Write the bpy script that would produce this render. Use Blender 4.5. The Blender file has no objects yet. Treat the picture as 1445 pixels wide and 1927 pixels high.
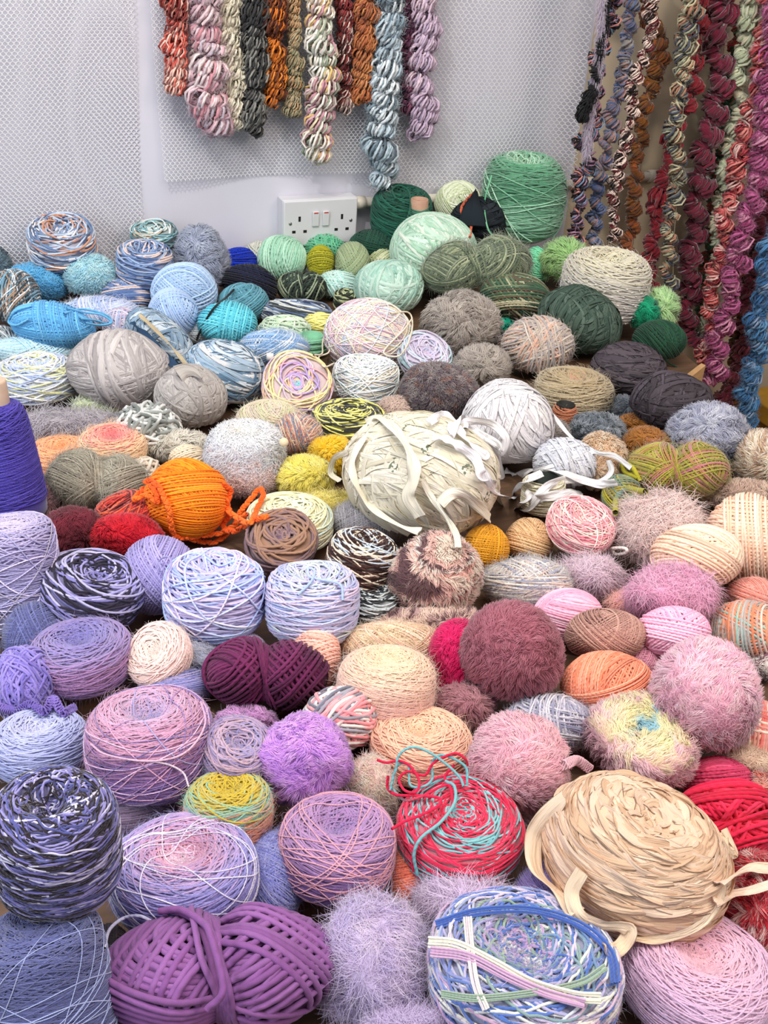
import bpy, math
import numpy as np
from mathutils import Euler, Vector
C = bpy.context.scene.collection
sc = bpy.context.scene
ITEMS=[
('C','yarn_cake',(-0.4737,-0.0649,0.854),(0.314,0,-0.096),(0.0588,0.0588,0.0407),0.905,'5f7ba6 8fa6c6 b9c6da e9e4e0 c98a6a 33466e','r',{'sw': 4, 'wv': 1, 'ho': 0.3},'denim blue yarn cake flecked with orange, leaning on the net above the aqua fluff','yarn cakes on the table'),
('F','fluffy_yarn_ball',(-0.437,-0.111,0.8108),(-0.338,0.035,-0.131),(0.0452,0.0415,0.038),0.905,'a6dcea bfe8ee 93cfe4','r',{'fl': 9, 'cu': 1},'pale aqua terry fluff ball under the orange-flecked denim cake','fluffy yarn balls on the table'),
('F','fluffy_yarn_ball',(-0.5221,-0.0811,0.798),(-0.341,0.051,-0.088),(0.0525,0.043,0.0353),0.905,'4fa8e2 6abdf0 58b0e8','r',{'fl': 9, 'cu': 1},'bright sky blue terry fluff ball behind the twisted sky blue skein','fluffy yarn balls on the table'),
('F','fluffy_yarn_ball',(-0.5778,-0.0332,0.8141),(-0.326,0.057,-0.057),(0.02,0.0245,0.03),0.910,'2c3a44 1d262c 52656e','r',{'fl': 8},'dark charcoal fuzzy ball cut by the left picture edge below the net','fluffy yarn balls on the table'),
('B','yarn_ball',(-0.5678,-0.1427,0.7961),(-0.354,0.063,-0.069),(0.041,0.0431,0.0454),0.873,'20303a 6f9fb8 dfe6ea a88a72 34505e','r',{'sw': 3, 'wv': 1},'tweedy black, teal and white yarn ball at the left edge behind the sky blue skein','yarn balls on the table'),
('B','yarn_ball',(-0.5972,-0.2793,0.7758),(-0.393,0.08,-0.065),(0.018,0.0214,0.0254),0.819,'2c3438 8e989c d8dcdf','r',{'sw': 3, 'wv': 1},'small black and white tweed ball at the left edge below the tweedy teal one','yarn balls on the table'),
('B','yarn_skein',(-0.5234,-0.2935,0.8009),(-0.391,0.221,-0.169),(0.0639,0.0528,0.0377),0.819,'5fb0e4 74c0ee 58a4da','s',{'sw': 4, 'g': 6},'bright sky blue cotton skein with a loose tail of strands','yarn skeins on the table'),
('M','mohair_ball',(-0.4402,-0.2022,0.779),(-0.372,0.041,-0.14),(0.0657,0.0368,0.0263),0.876,'9fb8e6 cddbf2 b9c2ea dfe0f0','r',{'sw': 4, 'hl': 500},'pale periwinkle mohair ball lying flat behind the large grey felted ball','mohair balls on the table'),
('M','mohair_ball',(-0.4136,-0.2669,0.7786),(-0.385,0.036,-0.16),(0.0299,0.0286,0.0274),0.855,'b9a9c0 d9cfdc 9cb0d8','r',{'sw': 4, 'hl': 250},'small lilac and peach mohair ball beside the denim fabric coil','mohair balls on the table'),
('M','mohair_ball',(-0.5642,-0.3134,0.7732),(-0.402,0.074,-0.085),(0.0649,0.0284,0.0203),0.812,'a9d6ea c7e6f0 bcdff0','r',{'sw': 3, 'hl': 600},'pale aqua mohair ball squashed under the sky blue skein','mohair balls on the table'),
('C','yarn_cake',(-0.5653,-0.4393,0.7836),(-0.066,0,-0.057),(0.0562,0.0562,0.0289),0.759,'a9bce4 dfe4f0 f0eee6 b4c4e8 dfe0a8','r',{'sw': 4, 'hl': 250, 'wv': 1},'pale blue and white yarn cake behind the cardboard tip of the violet cone','yarn cakes on the table'),
('C','yarn_cake',(-0.3156,-0.05,0.8519),(0.209,-0,-0.18),(0.0432,0.0432,0.0216),0.939,'1f3c46 7fb3ba dfe8e4 46707a c9b090','r',{'sw': 3, 'wv': 1},'dark teal and white tweed cake against the wall, behind the slate blue striped cake','yarn cakes on the table'),
('C','yarn_cake',(-0.3505,-0.1358,0.8311),(0.175,0,-0.17),(0.0497,0.0497,0.0368),0.904,'5d76a4 7890b8 e5cdc4 4a6190 93a8c8','r',{'sw': 4},'slate blue yarn cake striped with cream, second from the wall beside the grey fur','yarn cakes on the table'),
('B','yarn_ball',(-0.3854,-0.1512,0.7849),(-0.357,0.028,-0.162),(0.0416,0.0352,0.0299),0.905,'5d76a4 7890b8 e5cdc4 4a6190','r',{'sw': 3.5},'slate blue and cream ball tucked under the slate blue striped cake','yarn balls on the table'),
('F','fur_yarn_ball',(-0.2454,-0.1012,0.8212),(-0.326,-0.001,-0.223),(0.0489,0.0563,0.0648),0.939,'878fa4 9ca4b6 737b92','r',{'fl': 13},'blue-grey furry ball rising against the white wall left of the royal blue ball','fur yarn balls on the table'),
('B','yarn_ball',(-0.1585,-0.0354,0.792),(-0.326,-0.012,-0.257),(0.0356,0.0297,0.0247),0.989,'0a2fc0 1238d0 0826a0','s',{'sw': 3, 'hl': 0},'royal blue yarn ball by the wall','yarn balls on the table'),
('B','yarn_skein',(-0.1732,-0.1595,0.7898),(-0.358,0.234,-0.357),(0.0488,0.0428,0.0375),0.938,'0c1028 121832 080a1c','s',{'sw': 4, 'g': 6},'navy blue yarn skein in front of the royal blue ball','yarn skeins on the table'),
('B','yarn_ball',(-0.2995,-0.2061,0.803),(-0.355,0.01,-0.21),(0.0545,0.0531,0.0518),0.893,'a9c6e6 b8d0ec 9dbbe0','s',{'sw': 4, 'g': 7},'pale sky blue ball, the bigger of the two pale blue ones beside the grey fur','yarn balls on the table'),
('B','yarn_ball',(-0.3384,-0.2993,0.8063),(-0.374,0.017,-0.201),(0.039,0.0394,0.0399),0.848,'a0bde6 afc8ec','s',{'sw': 3.5, 'g': 5},'pale powder blue ball, the smaller one resting on the denim coil','yarn balls on the table'),
('B','yarn_ball',(-0.2048,-0.2315,0.7859),(-0.365,-0.008,-0.261),(0.0434,0.0386,0.0344),0.904,'5592a4 649fb0 4b8494','s',{'sw': 4, 'g': 7},'dusty teal yarn ball tied with a dark thread below the navy skein','yarn balls on the table'),
('B','yarn_ball',(-0.2595,-0.3344,0.7942),(-0.384,0,-0.248),(0.0477,0.0413,0.0358),0.852,'62cfe0 72d8e6 55c2d6','s',{'sw': 4, 'g': 7},'bright turquoise yarn ball in front of the dusty teal one','yarn balls on the table'),
('R','denim_strip_coil',(-0.3766,-0.3832,0.7992),(-0.547,-0.73,0.206),(0.034,0.0455,0.0608),0.810,'8fa9c0 a2b8ca 7a96b0 c4d0da','r',{'sw': 12, 'g': 5},'coil of pale denim strip with a dark seamed edge, behind the large grey felted ball','fabric strip balls on the table'),
('B','yarn_ball',(-0.3002,-0.2992,0.7735),(-0.39,0.012,-0.222),(0.0346,0.0273,0.0216),0.864,'c9d2da e4e8ea b0bcc6','r',{'sw': 2.5},'small whitish yarn ball between the denim coil and the turquoise ball','yarn balls on the table'),
('R','felted_yarn_ball',(-0.455,-0.4955,0.8067),(-0.431,0.174,-0.219),(0.069,0.061,0.054),0.750,'b4adac c0bab8 a59e9e','s',{'sw': 11, 'th': 0.5, 'g': 9},'large light grey felted wool ball, left of the smaller grey one','felted yarn balls on the table'),
('R','felted_yarn_ball',(-0.3764,-0.5788,0.7941),(-0.452,0.025,-0.219),(0.0477,0.0451,0.0426),0.734,'b4aeaa c0bab6 a8a29f','s',{'sw': 10, 'th': 0.5, 'g': 8},'smaller light grey felted ball with a torn flap on top','felted yarn balls on the table'),
('R','fabric_strip_ball',(-0.3135,-0.522,0.7982),(-0.444,0.246,-0.358),(0.0583,0.0513,0.0452),0.767,'7d9cb8 9fb6ca c5d2dc 5f7f9c e6e8ea','r',{'sw': 13, 'g': 8},'ball of faded denim strips with white strips, beside the blue mohair','fabric strip balls on the table'),
('M','mohair_ball',(-0.2077,-0.4202,0.7822),(-0.406,-0.014,-0.289),(0.054,0.0407,0.0291),0.830,'6f9bcc 89aed6 a3bedc dde4ea','r',{'sw': 3, 'hl': 500},'soft denim blue mohair ball with a white paper tag','mohair balls on the table'),
('L','mohair_heap',(-0.5498,-0.6011,0.7824),(-0.475,0.083,-0.119),(0.0907,0.0391,0.0279),0.698,'7c7680 8f8a92 a49ea4','r',{'fl': 34},'long grey wispy mohair heap behind the peach cakes','mohair heaps on the table'),
('L','mohair_heap',(-0.4899,-0.5183,0.769),(-0.456,0.063,-0.147),(0.041,0.0229,0.0164),0.745,'c8d4a4 d9dfc0 b9c8a0','r',{'fl': 16},'pale lime wispy fluff under the large grey felted ball','mohair heaps on the table'),
('B','yarn_ball',(-0.4478,-0.6424,0.7884),(-0.479,0.049,-0.186),(0.0412,0.0359,0.0314),0.698,'c9ccc8 8e9490 e4e4e0 6a706c','r',{'sw': 7, 'wv': 2, 'g': 9},'shiny grey and white ribbon yarn ball under the smaller grey felted ball','yarn balls on the table'),
('C','yarn_cake',(-0.5642,-0.6633,0.7733),(-0.045,0,-0.069),(0.041,0.041,0.0205),0.673,'fb9a5e fdb080 ff8c60','p',{'sw': 2.5, 'hl': 500},'soft peach orange cake next to the violet cone','yarn cakes on the table'),
('C','yarn_cake',(-0.4989,-0.6748,0.7847),(-0.018,0,-0.124),(0.0433,0.0433,0.0217),0.677,'ec5a6c f58a86 fbc9a0 fbd3a0 f9b988','p',{'sw': 2.5, 'hl': 500},'cream yarn cake with a coral pink centre, behind the grey mohair skein','yarn cakes on the table'),
('H','mohair_skein',(-0.5294,-0.7612,0.7891),(-0.536,0.201,-0.224),(0.0604,0.0369,0.0369),0.636,'a09a88 b4ae9c 8a8474','r',{'sw': 3, 'hl': 1200},'olive grey mohair skein tied in the middle, left of the orange ball','mohair skeins on the table'),
('B','yarn_ball',(-0.4734,-0.7107,0.7667),(-0.519,0.061,-0.184),(0.0249,0.0198,0.0141),0.672,'d6c6b2 e2d6c6','s',{'sw': 6, 'wv': 1},'beige chunky yarn ball peeping out behind the olive grey mohair skein','yarn balls on the table'),
('F','fur_yarn_ball',(-0.5888,-0.7529,0.7761),(-0.535,0.107,-0.116),(0.0164,0.0209,0.0265),0.632,'8e6a70 a58488 6e4a52','r',{'fl': 10},'dusty mauve furry ball between the violet cone and the grey mohair skein','fur yarn balls on the table'),
('F','fur_yarn_ball',(-0.575,-0.8544,0.7827),(-0.573,0.106,-0.139),(0.0367,0.0336,0.0308),0.592,'3c0f18 50161f 2c0a10','r',{'fl': 11},'dark maroon furry ball behind the black and lavender cake','fur yarn balls on the table'),
('B','yarn_ball',(-0.5055,-0.8333,0.7809),(-0.56,0.073,-0.182),(0.0399,0.0335,0.0282),0.614,'d8382a 8e1c1c e85a30 6a1418','r',{'sw': 3, 'wv': 1},'scarlet tinsel yarn ball behind the red fluff','yarn balls on the table'),
('F','fur_yarn_ball',(-0.5178,-0.8811,0.7812),(-0.582,0.079,-0.182),(0.0421,0.0338,0.0272),0.592,'b80f1c c81828 98081a','r',{'fl': 9},'bright red fluffy ball left of the orange ball','fur yarn balls on the table'),
('B','yarn_ball',(-0.4423,-0.8477,0.7996),(-0.547,0.043,-0.224),(0.0467,0.0467,0.0467),0.614,'ff8a10 ff9820 f57c08','s',{'sw': 4.5, 'g': 8},'bright orange cotton ball draped with crocheted orange cord','yarn balls on the table'),
('F','fluffy_yarn_ball',(-0.4138,-0.6822,0.7755),(-0.499,0.038,-0.215),(0.038,0.0295,0.0228),0.691,'cfc8b8 ddd6c8 c0b8a8','r',{'fl': 14},'off-white mohair fluff ball behind the cream cotton ball','fluffy yarn balls on the table'),
('B','yarn_ball',(-0.4135,-0.7179,0.7788),(-0.509,0.037,-0.221),(0.0243,0.0211,0.0183),0.676,'ead6b8 f2e2c8','s',{'sw': 4, 'g': 5},'small cream cotton ball just above the orange ball','yarn balls on the table'),
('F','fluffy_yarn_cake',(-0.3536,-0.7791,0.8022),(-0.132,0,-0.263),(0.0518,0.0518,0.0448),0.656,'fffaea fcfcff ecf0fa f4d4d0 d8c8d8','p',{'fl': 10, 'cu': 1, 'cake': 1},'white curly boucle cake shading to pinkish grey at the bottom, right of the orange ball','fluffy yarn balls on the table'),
('M','mohair_ball',(-0.2825,-0.6463,0.7796),(-0.474,-0.005,-0.287),(0.0437,0.0343,0.0269),0.728,'d4c8a8 c8cfa0 e2c8b0 cfc2b4','v',{'sw': 3, 'hl': 700},'beige and pale green mohair ball with a round paper tag','mohair balls on the table'),
('B','yarn_ball',(-0.2588,-0.7,0.7805),(-0.488,-0.016,-0.312),(0.0327,0.0308,0.0291),0.710,'cfa888 d8b8a8 b86a5a 6a7c98 d9c8b0','r',{'sw': 2.5, 'wv': 1, 'hl': 300},'rosy beige yarn ball speckled red and blue, left of the black and yellow ball','yarn balls on the table'),
('C','yarn_cake',(-0.1843,-0.689,0.782),(-0.103,0,-0.374),(0.0516,0.0516,0.0258),0.727,'e6e070 eee88a 20241c 1a1c18','r',{'sw': 3.5, 'wv': 1},'black and lemon yellow striped yarn cake in front of the white and pale aqua cake','yarn cakes on the table'),
('F','fluffy_yarn_ball',(-0.2389,-0.7711,0.7813),(-0.508,-0.03,-0.34),(0.0315,0.0308,0.0302),0.685,'ffc61e ffd040 f5b010','r',{'fl': 6},'bright golden yellow fluffy ball left of the big floral fabric ball','fluffy yarn balls on the table'),
('F','fluffy_yarn_ball',(-0.2897,-0.8198,0.7839),(-0.53,-0.016,-0.319),(0.0381,0.035,0.0322),0.656,'f6e264 f9ea84 eed850','r',{'fl': 10},'lemon yellow fluffy ball beside the white boucle cake','fluffy yarn balls on the table'),
('L','mohair_heap',(-0.281,-0.8673,0.7734),(-0.554,-0.024,-0.336),(0.0513,0.0279,0.0199),0.642,'f4df70 f8e890 ecd460','r',{'fl': 18},'strand of loose pale yellow roving behind the cream rainbow cake','mohair heaps on the table'),
('C','yarn_cake',(-0.3361,-0.9054,0.7814),(-0.098,-0,-0.312),(0.051,0.051,0.0255),0.615,'f4eecc f7d8b4 dcead0 f6e8b0 cfe0da','v',{'sw': 4},'cream yarn cake tinted mint and peach, in front of the yellow fluff','yarn cakes on the table'),
('M','mohair_ball',(-0.2505,-0.9266,0.7797),(-0.57,-0.045,-0.37),(0.0404,0.0329,0.0267),0.622,'9c989e aaa6aa 8e8a92','s',{'sw': 2.5, 'hl': 900},'plain grey mohair ball under the big floral fabric ball','mohair balls on the table'),
('C','yarn_cake',(-0.363,-0.9588,0.7943),(0.323,0,-0.303),(0.041,0.041,0.0205),0.585,'6b5468 8b6f72 a0785e 84686e 7e6470 8a6c70','p',{'sw': 6},'mauve brown wool cake with an olive flecked centre, below the cream rainbow cake','yarn cakes on the table'),
('C','yarn_cake',(-0.2956,-1.0283,0.7966),(-0.188,0.206,-0.435),(0.0398,0.0398,0.0361),0.569,'2a1614 381e1a f0dcc4 c2d0dc 2a1614 4a2c26','r',{'sw': 3.5},'dark brown yarn cake crossed by cream and pale blue strands','yarn cakes on the table'),
('C','yarn_cake',(-0.3014,-1.0766,0.7774),(-0.253,0,-0.412),(0.0305,0.0305,0.0194),0.554,'20242a 2c3034 c8d4d8 e0e4e4','r',{'sw': 3.5},'black and white yarn cake underneath the dark brown crossed cake','yarn cakes on the table'),
('F','fur_yarn_ball',(-0.2348,-1.085,0.8081),(-0.617,-0.084,-0.425),(0.0476,0.0482,0.0488),0.554,'f2dcc8 e2b0a4 3a2628 f4e6d8 dfa094','b',{'fl': 13},'animal-striped furry ball in cream, salmon and dark brown below the big floral fabric ball','fur yarn balls on the table'),
('F','fur_yarn_ball',(-0.2546,-1.1238,0.7789),(-0.663,-0.083,-0.421),(0.0543,0.0289,0.0206),0.543,'d8b8a8 9c7c78 3a2628 c8a498','b',{'fl': 13},'cream and brown striped fur strand coiled under the animal-striped ball','fur yarn balls on the table'),
('R','fabric_strip_ball',(-0.1887,-0.9334,0.8371),(-0.523,0.11,-0.519),(0.0897,0.08,0.0713),0.615,'e2dcc6 ebe5d2 d4cdb4 dcd5c0','s',{'sw': 20, 'g': 12, 'fp': 1},'huge cream fabric strip ball printed with small green sprigs, in the middle of the heap','fabric strip balls on the table'),
('R','fabric_strip_ball',(0.0014,-0.7978,0.8081),(-0.466,-0.108,-0.49),(0.0596,0.0582,0.0568),0.710,'eeebee e4e0e4 f4f2f2','s',{'sw': 11, 'g': 11},'large white jersey strip ball behind the tangle of white elastic','fabric strip balls on the table'),
('R','fabric_strip_ball',(0.0364,-0.8918,0.7932),(-0.498,-0.138,-0.536),(0.0382,0.0347,0.0314),0.683,'e8eaf4 dfe2ee f0f2f8','s',{'sw': 8, 'g': 8},'small cool white jersey strip ball right of the large white one','fabric strip balls on the table'),
('T','yarn_cone',(-0.0148,-0.931,0.7786),(-0.162,-0.086,-0.579),(0.0291,0.0291,0.0227),0.662,'cfc8a8 ddd6ba e8e2cc','s',{'sw': 3, 'tube': '14201c', 'tw': 56},'cream thread cone with a dark green hollow core beneath white ribbons','yarn cones on the table'),
('C','yarn_cake',(-0.2287,-0.597,0.8016),(0.887,-0,-0.318),(0.0511,0.0511,0.0174),0.751,'e88ab0 7fd0d8 f0b890 b8a0e0 f2e2a0 f0a8b8 a8dce0','v',{'sw': 4},'pastel rainbow yarn cake with its spiral centre facing forward','yarn cakes on the table'),
('C','yarn_cake',(-0.1129,-0.5707,0.7854),(-0.067,0,-0.391),(0.0487,0.0487,0.0312),0.786,'dfe8ea cfe0e4 f4e8d0 e8ecee e0dcea','r',{'sw': 3, 'hl': 150, 'xh': 14},'white and icy aqua cake netted with cream thread, beneath the large pastel ball','yarn cakes on the table'),
('B','yarn_ball',(-0.0684,-0.4645,0.8068),(-0.392,-0.049,-0.371),(0.0681,0.0611,0.0548),0.830,'e8d8b8 efe0c6 d8b8c4 bcc8dc c8a8b8 efe2cc e9dcc8','r',{'sw': 2.8, 'g': 14, 'xh': 30},'large cream-threaded pastel yarn ball at the centre back of the heap','yarn balls on the table'),
('C','yarn_cake',(-0.0015,-0.5358,0.7937),(0.5,0.309,-0.286),(0.0441,0.0441,0.0221),0.817,'e2b8cc c4bce0 d8cce2 b8dce0 e8d0d8','v',{'sw': 4, 'hl': 200},'pink and lavender yarn cake right of the large pastel ball','yarn cakes on the table'),
('F','fur_yarn_ball',(-0.0447,-0.6787,0.8058),(-0.441,-0.077,-0.432),(0.0547,0.0492,0.0442),0.750,'2e282e 4c4648 6e6664 241e22 5a4038','r',{'fl': 9, 'cu': 1},'dark charcoal tweed boucle ball left of the white jersey ball','fur yarn balls on the table'),
('F','fur_yarn_ball',(-0.1067,-0.6719,0.7776),(-0.464,-0.06,-0.394),(0.03,0.028,0.0262),0.749,'a89084 b89e90','r',{'fl': 8, 'cu': 1},'small taupe fluffy ball under the dark charcoal boucle ball','fur yarn balls on the table'),
('F','fur_yarn_ball',(0.0915,-0.4636,0.8081),(-0.377,-0.082,-0.452),(0.0627,0.0596,0.0567),0.859,'8e847c a39a90 6f6660','r',{'fl': 13},'grey-brown fake fur ball behind the dark charcoal boucle ball','fur yarn balls on the table'),
('F','fur_yarn_ball',(0.0776,-0.5768,0.7863),(-0.414,-0.093,-0.471),(0.0449,0.0393,0.0343),0.817,'8e847c 9d948a 756c66','r',{'fl': 12},'grey-brown fur strands trailing below the grey-brown fur ball','fur yarn balls on the table'),
('T','yarn_cone',(-0.1352,-0.3875,0.768),(-0.038,0,-0.333),(0.0267,0.0267,0.016),0.860,'8ccfa8 9cdab4','s',{'sw': 2.5, 'tube': '7fbf9a', 'tw': 44},'mint green cone seen from above with a round hole in its top','yarn cones on the table'),
('B','yarn_ball',(-0.1646,-0.3382,0.7752),(-0.389,-0.019,-0.298),(0.0401,0.0317,0.0227),0.872,'cfe0c4 e2ecd8 bcd4b4','r',{'sw': 4, 'wv': 2},'pale mint and white knobbly yarn ball behind the mint cone','yarn balls on the table'),
('B','yarn_ball',(-0.0957,-0.315,0.7704),(-0.383,-0.032,-0.328),(0.0268,0.0225,0.0188),0.895,'ece476 f2ec96','s',{'sw': 4, 'wv': 1},'little lemon yarn ball left of the large pastel ball','yarn balls on the table'),
('B','yarn_ball',(-0.1248,-0.2715,0.7773),(-0.372,-0.024,-0.307),(0.0588,0.0317,0.0226),0.905,'26304c d8dcd4 5a7098 32383c a8b4c4','r',{'sw': 4, 'wv': 1},'flat pile of navy, white and blue yarn strands behind the lemon ball','yarn balls on the table'),
('H','yarn_skein',(-0.0791,-0.1669,0.7806),(-0.349,-0.028,-0.312),(0.0429,0.0296,0.0296),0.954,'26322a 35443a 222c26 8e9c80','r',{'sw': 3.5},'very dark green skein streaked with cream, in front of the mint ball','yarn skeins on the table'),
('C','yarn_cake',(-0.0163,-0.2236,0.7708),(-0.003,0,-0.366),(0.0227,0.0227,0.0198),0.945,'2c3426 b8c090 20261c','r',{'sw': 3.5},'tiny black and olive hatched cake left of the mint chenille ball','yarn cakes on the table'),
('M','mohair_ball',(-0.0074,-0.1597,0.776),(-0.346,-0.04,-0.344),(0.0369,0.0299,0.0243),0.971,'aadcd0 d0ece4 c4e4d8','r',{'sw': 4, 'hl': 200},'small frosty aqua ball between the dark green skein and the mint chenille ball','mohair balls on the table'),
('B','yarn_ball',(-0.086,-0.0675,0.8013),(-0.323,-0.025,-0.294),(0.0483,0.0453,0.0424),0.986,'98cdb0 a8d8bc b8e2c8','s',{'sw': 3.8, 'g': 6},'sage mint yarn ball below the left end of the wall socket','yarn balls on the table'),
('B','yarn_ball',(-0.1194,-0.0278,0.7999),(-0.319,-0.018,-0.273),(0.0219,0.0219,0.0219),0.997,'dcdcd0 cfd2c4','s',{'sw': 3},'small off-white ball peeping between the royal blue and sage mint balls','yarn balls on the table'),
('B','yarn_ball',(0.0069,-0.04,0.8051),(-0.313,-0.038,-0.331),(0.0385,0.0312,0.0253),1.013,'4fae80 62bc90','s',{'sw': 3.5, 'wv': 1},'jade green ball directly under the wall socket','yarn balls on the table'),
('B','yarn_ball',(-0.0198,-0.096,0.8007),(-0.325,-0.036,-0.328),(0.0267,0.0286,0.0306),0.987,'a8a41c 98941c b8b42c','s',{'sw': 3, 'g': 5},'small chartreuse yarn ball in front of the jade ball','yarn balls on the table'),
('B','yarn_ball',(0.0342,-0.1203,0.8027),(-0.325,-0.045,-0.356),(0.0335,0.0359,0.0385),0.986,'98a880 a4b48c 8c9c74','s',{'sw': 2.4, 'g': 6},'soft sage oval yarn ball right of the chartreuse one','yarn balls on the table'),
('B','yarn_ball',(0.0997,-0.1096,0.7963),(-0.322,-0.054,-0.383),(0.0261,0.0246,0.0231),1.004,'c8cfa0 dedcb8 b0bc88','r',{'sw': 3},'small cream and green ball between the sage oval and the mint chenille','yarn balls on the table'),
('B','yarn_ball',(0.0957,-0.0732,0.8157),(-0.308,-0.052,-0.376),(0.0466,0.0363,0.0283),1.012,'123a2c 1a4838','s',{'sw': 3},'dark bottle green ball lying under the large dark green ball','yarn balls on the table'),
('C','yarn_cake',(0.1526,-0.0631,0.8674),(0.052,0,-0.417),(0.0587,0.0587,0.0517),1.012,'165040 1c5c48 134636','s',{'sw': 3},'large dark green yarn ball by the wall right of the socket','yarn cakes on the table'),
('T','yarn_cone',(0.1598,-0.1256,0.878),(0,0,-0.434),(0.0256,0.0256,0.0275),0.986,'3f7560 35695a','s',{'sw': 2.5, 'tube': 'b8917a', 'tw': 32, 'tp': 1},'small green cone with a tan cardboard tip in front of the large dark green ball','yarn cones on the table'),
('B','yarn_ball',(0.2789,-0.0481,0.8776),(-0.266,-0.073,-0.451),(0.0446,0.043,0.0415),1.038,'d4dcbc e4e8d0 c0cca4','r',{'sw': 3.2, 'g': 9},'pale cream-green yarn ball by the wall pipe','yarn balls on the table'),
('R','fabric_strip_ball',(0.2876,-0.1154,0.8553),(-0.284,-0.079,-0.467),(0.054,0.0509,0.0479),1.019,'1c2226 262c32 151a1e','s',{'sw': 9, 'g': 8},'black fabric strip ball with a pointed corner stitched in orange','fabric strip balls on the table'),
('R','chenille_yarn_ball',(0.173,-0.1756,0.8287),(-0.312,-0.069,-0.429),(0.0776,0.0709,0.0648),0.982,'b4d8c0 c4e2cc a4ccb0 dce8d8','r',{'sw': 8, 'th': 0.6, 'g': 12},'large mint t-shirt yarn ball, the bigger of the two mint chunky ones','chunky yarn balls on the table'),
('C','yarn_cake',(0.3969,-0.0897,0.8932),(0,0,-0.531),(0.082,0.082,0.0812),1.038,'b0d4b8 5a9a74 3c7c58 84b898 2c6848','p',{'sw': 3, 'hl': 200, 'xh': 16, 'pr': 1},'tall emerald green yarn ball with pale strands, touching the net by the wall','yarn cakes on the table'),
('H','yarn_skein',(0.2074,-0.2857,0.8368),(-0.328,-0.215,-0.423),(0.097,0.0712,0.0509),0.942,'6c7a5c 7e8a6c 5a6850 a0a884 4e5c46','r',{'sw': 3.5, 'hl': 900},'olive grey mohair hank tied in the middle, behind the grey-brown fur ball','yarn skeins on the table'),
('R','chenille_yarn_ball',(0.0542,-0.2474,0.7969),(-0.346,-0.056,-0.388),(0.0574,0.0509,0.0452),0.941,'b0d6c4 c4e2d2 9cc8b6','r',{'sw': 8, 'th': 0.6, 'g': 10},'smaller mint chenille ball right of the tiny hatched cake','chunky yarn balls on the table'),
('B','yarn_skein',(0.2458,-0.3655,0.8053),(-0.346,0.067,-0.56),(0.0648,0.0537,0.0444),0.926,'3c5a40 2c4a38 b8b090 6a7858 5a4a38','r',{'sw': 4.5, 'g': 5},'forest green skein streaked with cream and brown under the olive grey hank','yarn skeins on the table'),
('B','yarn_ball',(0.401,-0.1691,0.7849),(-0.316,-0.1,-0.52),(0.029,0.0315,0.0342),1.037,'7ce4b0 8cecbc','s',{'sw': 3},'mint bright green ball squeezed right of the olive grey hank','yarn balls on the table'),
('F','fur_yarn_ball',(0.4356,-0.2105,0.8045),(-0.309,-0.107,-0.544),(0.047,0.0449,0.0429),1.021,'98c878 acd68c 88b86c','r',{'fl': 18},'lime green eyelash fur ball behind the big oatmeal cake','fur yarn balls on the table'),
('C','yarn_cake',(0.3931,-0.4137,0.8292),(0,0,-0.621),(0.0787,0.0787,0.0594),0.926,'d8d4b4 d0c8ac c8c2b4 bab2b0 b0a8ac','p',{'sw': 2.8, 'pr': 1, 'hl': 150, 'fk': 'f4f0e8'},'big oatmeal tweed yarn cake with white flecks by the hanging garlands','yarn cakes on the table'),
('R','fabric_strip_ball',(0.2972,-0.497,0.8063),(-0.376,0.286,-0.714),(0.0688,0.0604,0.0529),0.882,'46584c 526458 3a4c42','s',{'sw': 10, 'g': 9},'dark green ribbed jersey strip ball in front of the big oatmeal cake','fabric strip balls on the table'),
('F','fringed_yarn_ball',(0.2149,-0.3902,0.767),(-0.373,-0.097,-0.49),(0.0203,0.0178,0.0157),0.921,'067a60 0a8a6c','r',{'fl': 9},'little teal fringed ball between the grey-brown fur and the oatmeal pink ball','fringed yarn balls on the table'),
('F','fringed_yarn_ball',(0.435,-0.4847,0.8015),(-0.349,-0.141,-0.613),(0.0256,0.029,0.0329),0.913,'0a6a48 0c7a54 085a3c','r',{'fl': 10},'emerald fringed ball tucked right of the big oatmeal cake','fringed yarn balls on the table'),
('F','fur_yarn_ball',(0.4759,-0.4687,0.8052),(-0.34,-0.143,-0.626),(0.0305,0.0328,0.0352),0.925,'b0da94 c0e4a6 9ccb84','r',{'fl': 16},'pale lime eyelash fur ball behind the dark bottle green ball at the table corner','fur yarn balls on the table'),
('B','yarn_ball',(0.4135,-0.5616,0.7864),(-0.371,-0.151,-0.623),(0.045,0.0394,0.0344),0.883,'143c28 1a4830 103222','s',{'sw': 3, 'g': 6},'dark bottle green yarn ball on the wooden table corner','yarn balls on the table'),
('B','yarn_ball',(0.1861,-0.5535,0.7982),(-0.39,-0.111,-0.519),(0.0564,0.0511,0.0463),0.842,'c4b4a4 d2c4b6 b0a092 d8a890 a8a0a0','r',{'sw': 4, 'wv': 1, 'g': 10, 'hl': 200},'oatmeal and pink tweed yarn ball left of the dark green jersey ball','yarn balls on the table'),
('C','yarn_cake',(0.1715,-0.6926,0.7846),(-0.078,0,-0.608),(0.0583,0.0583,0.0292),0.788,'c89078 b8a078 a89470 bfae8c a8a08c b4a090','p',{'sw': 3, 'hl': 600},'beige mohair cake with a rusty top behind the copper cone','yarn cakes on the table'),
('R','fabric_strip_ball',(0.2796,-0.6695,0.7959),(-0.4,-0.083,-0.623),(0.0561,0.0497,0.0439),0.813,'4a4248 544c52 3e383e','s',{'sw': 13, 'g': 7},'charcoal fabric strip ball, the farther of the two by the table corner','fabric strip balls on the table'),
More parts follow.
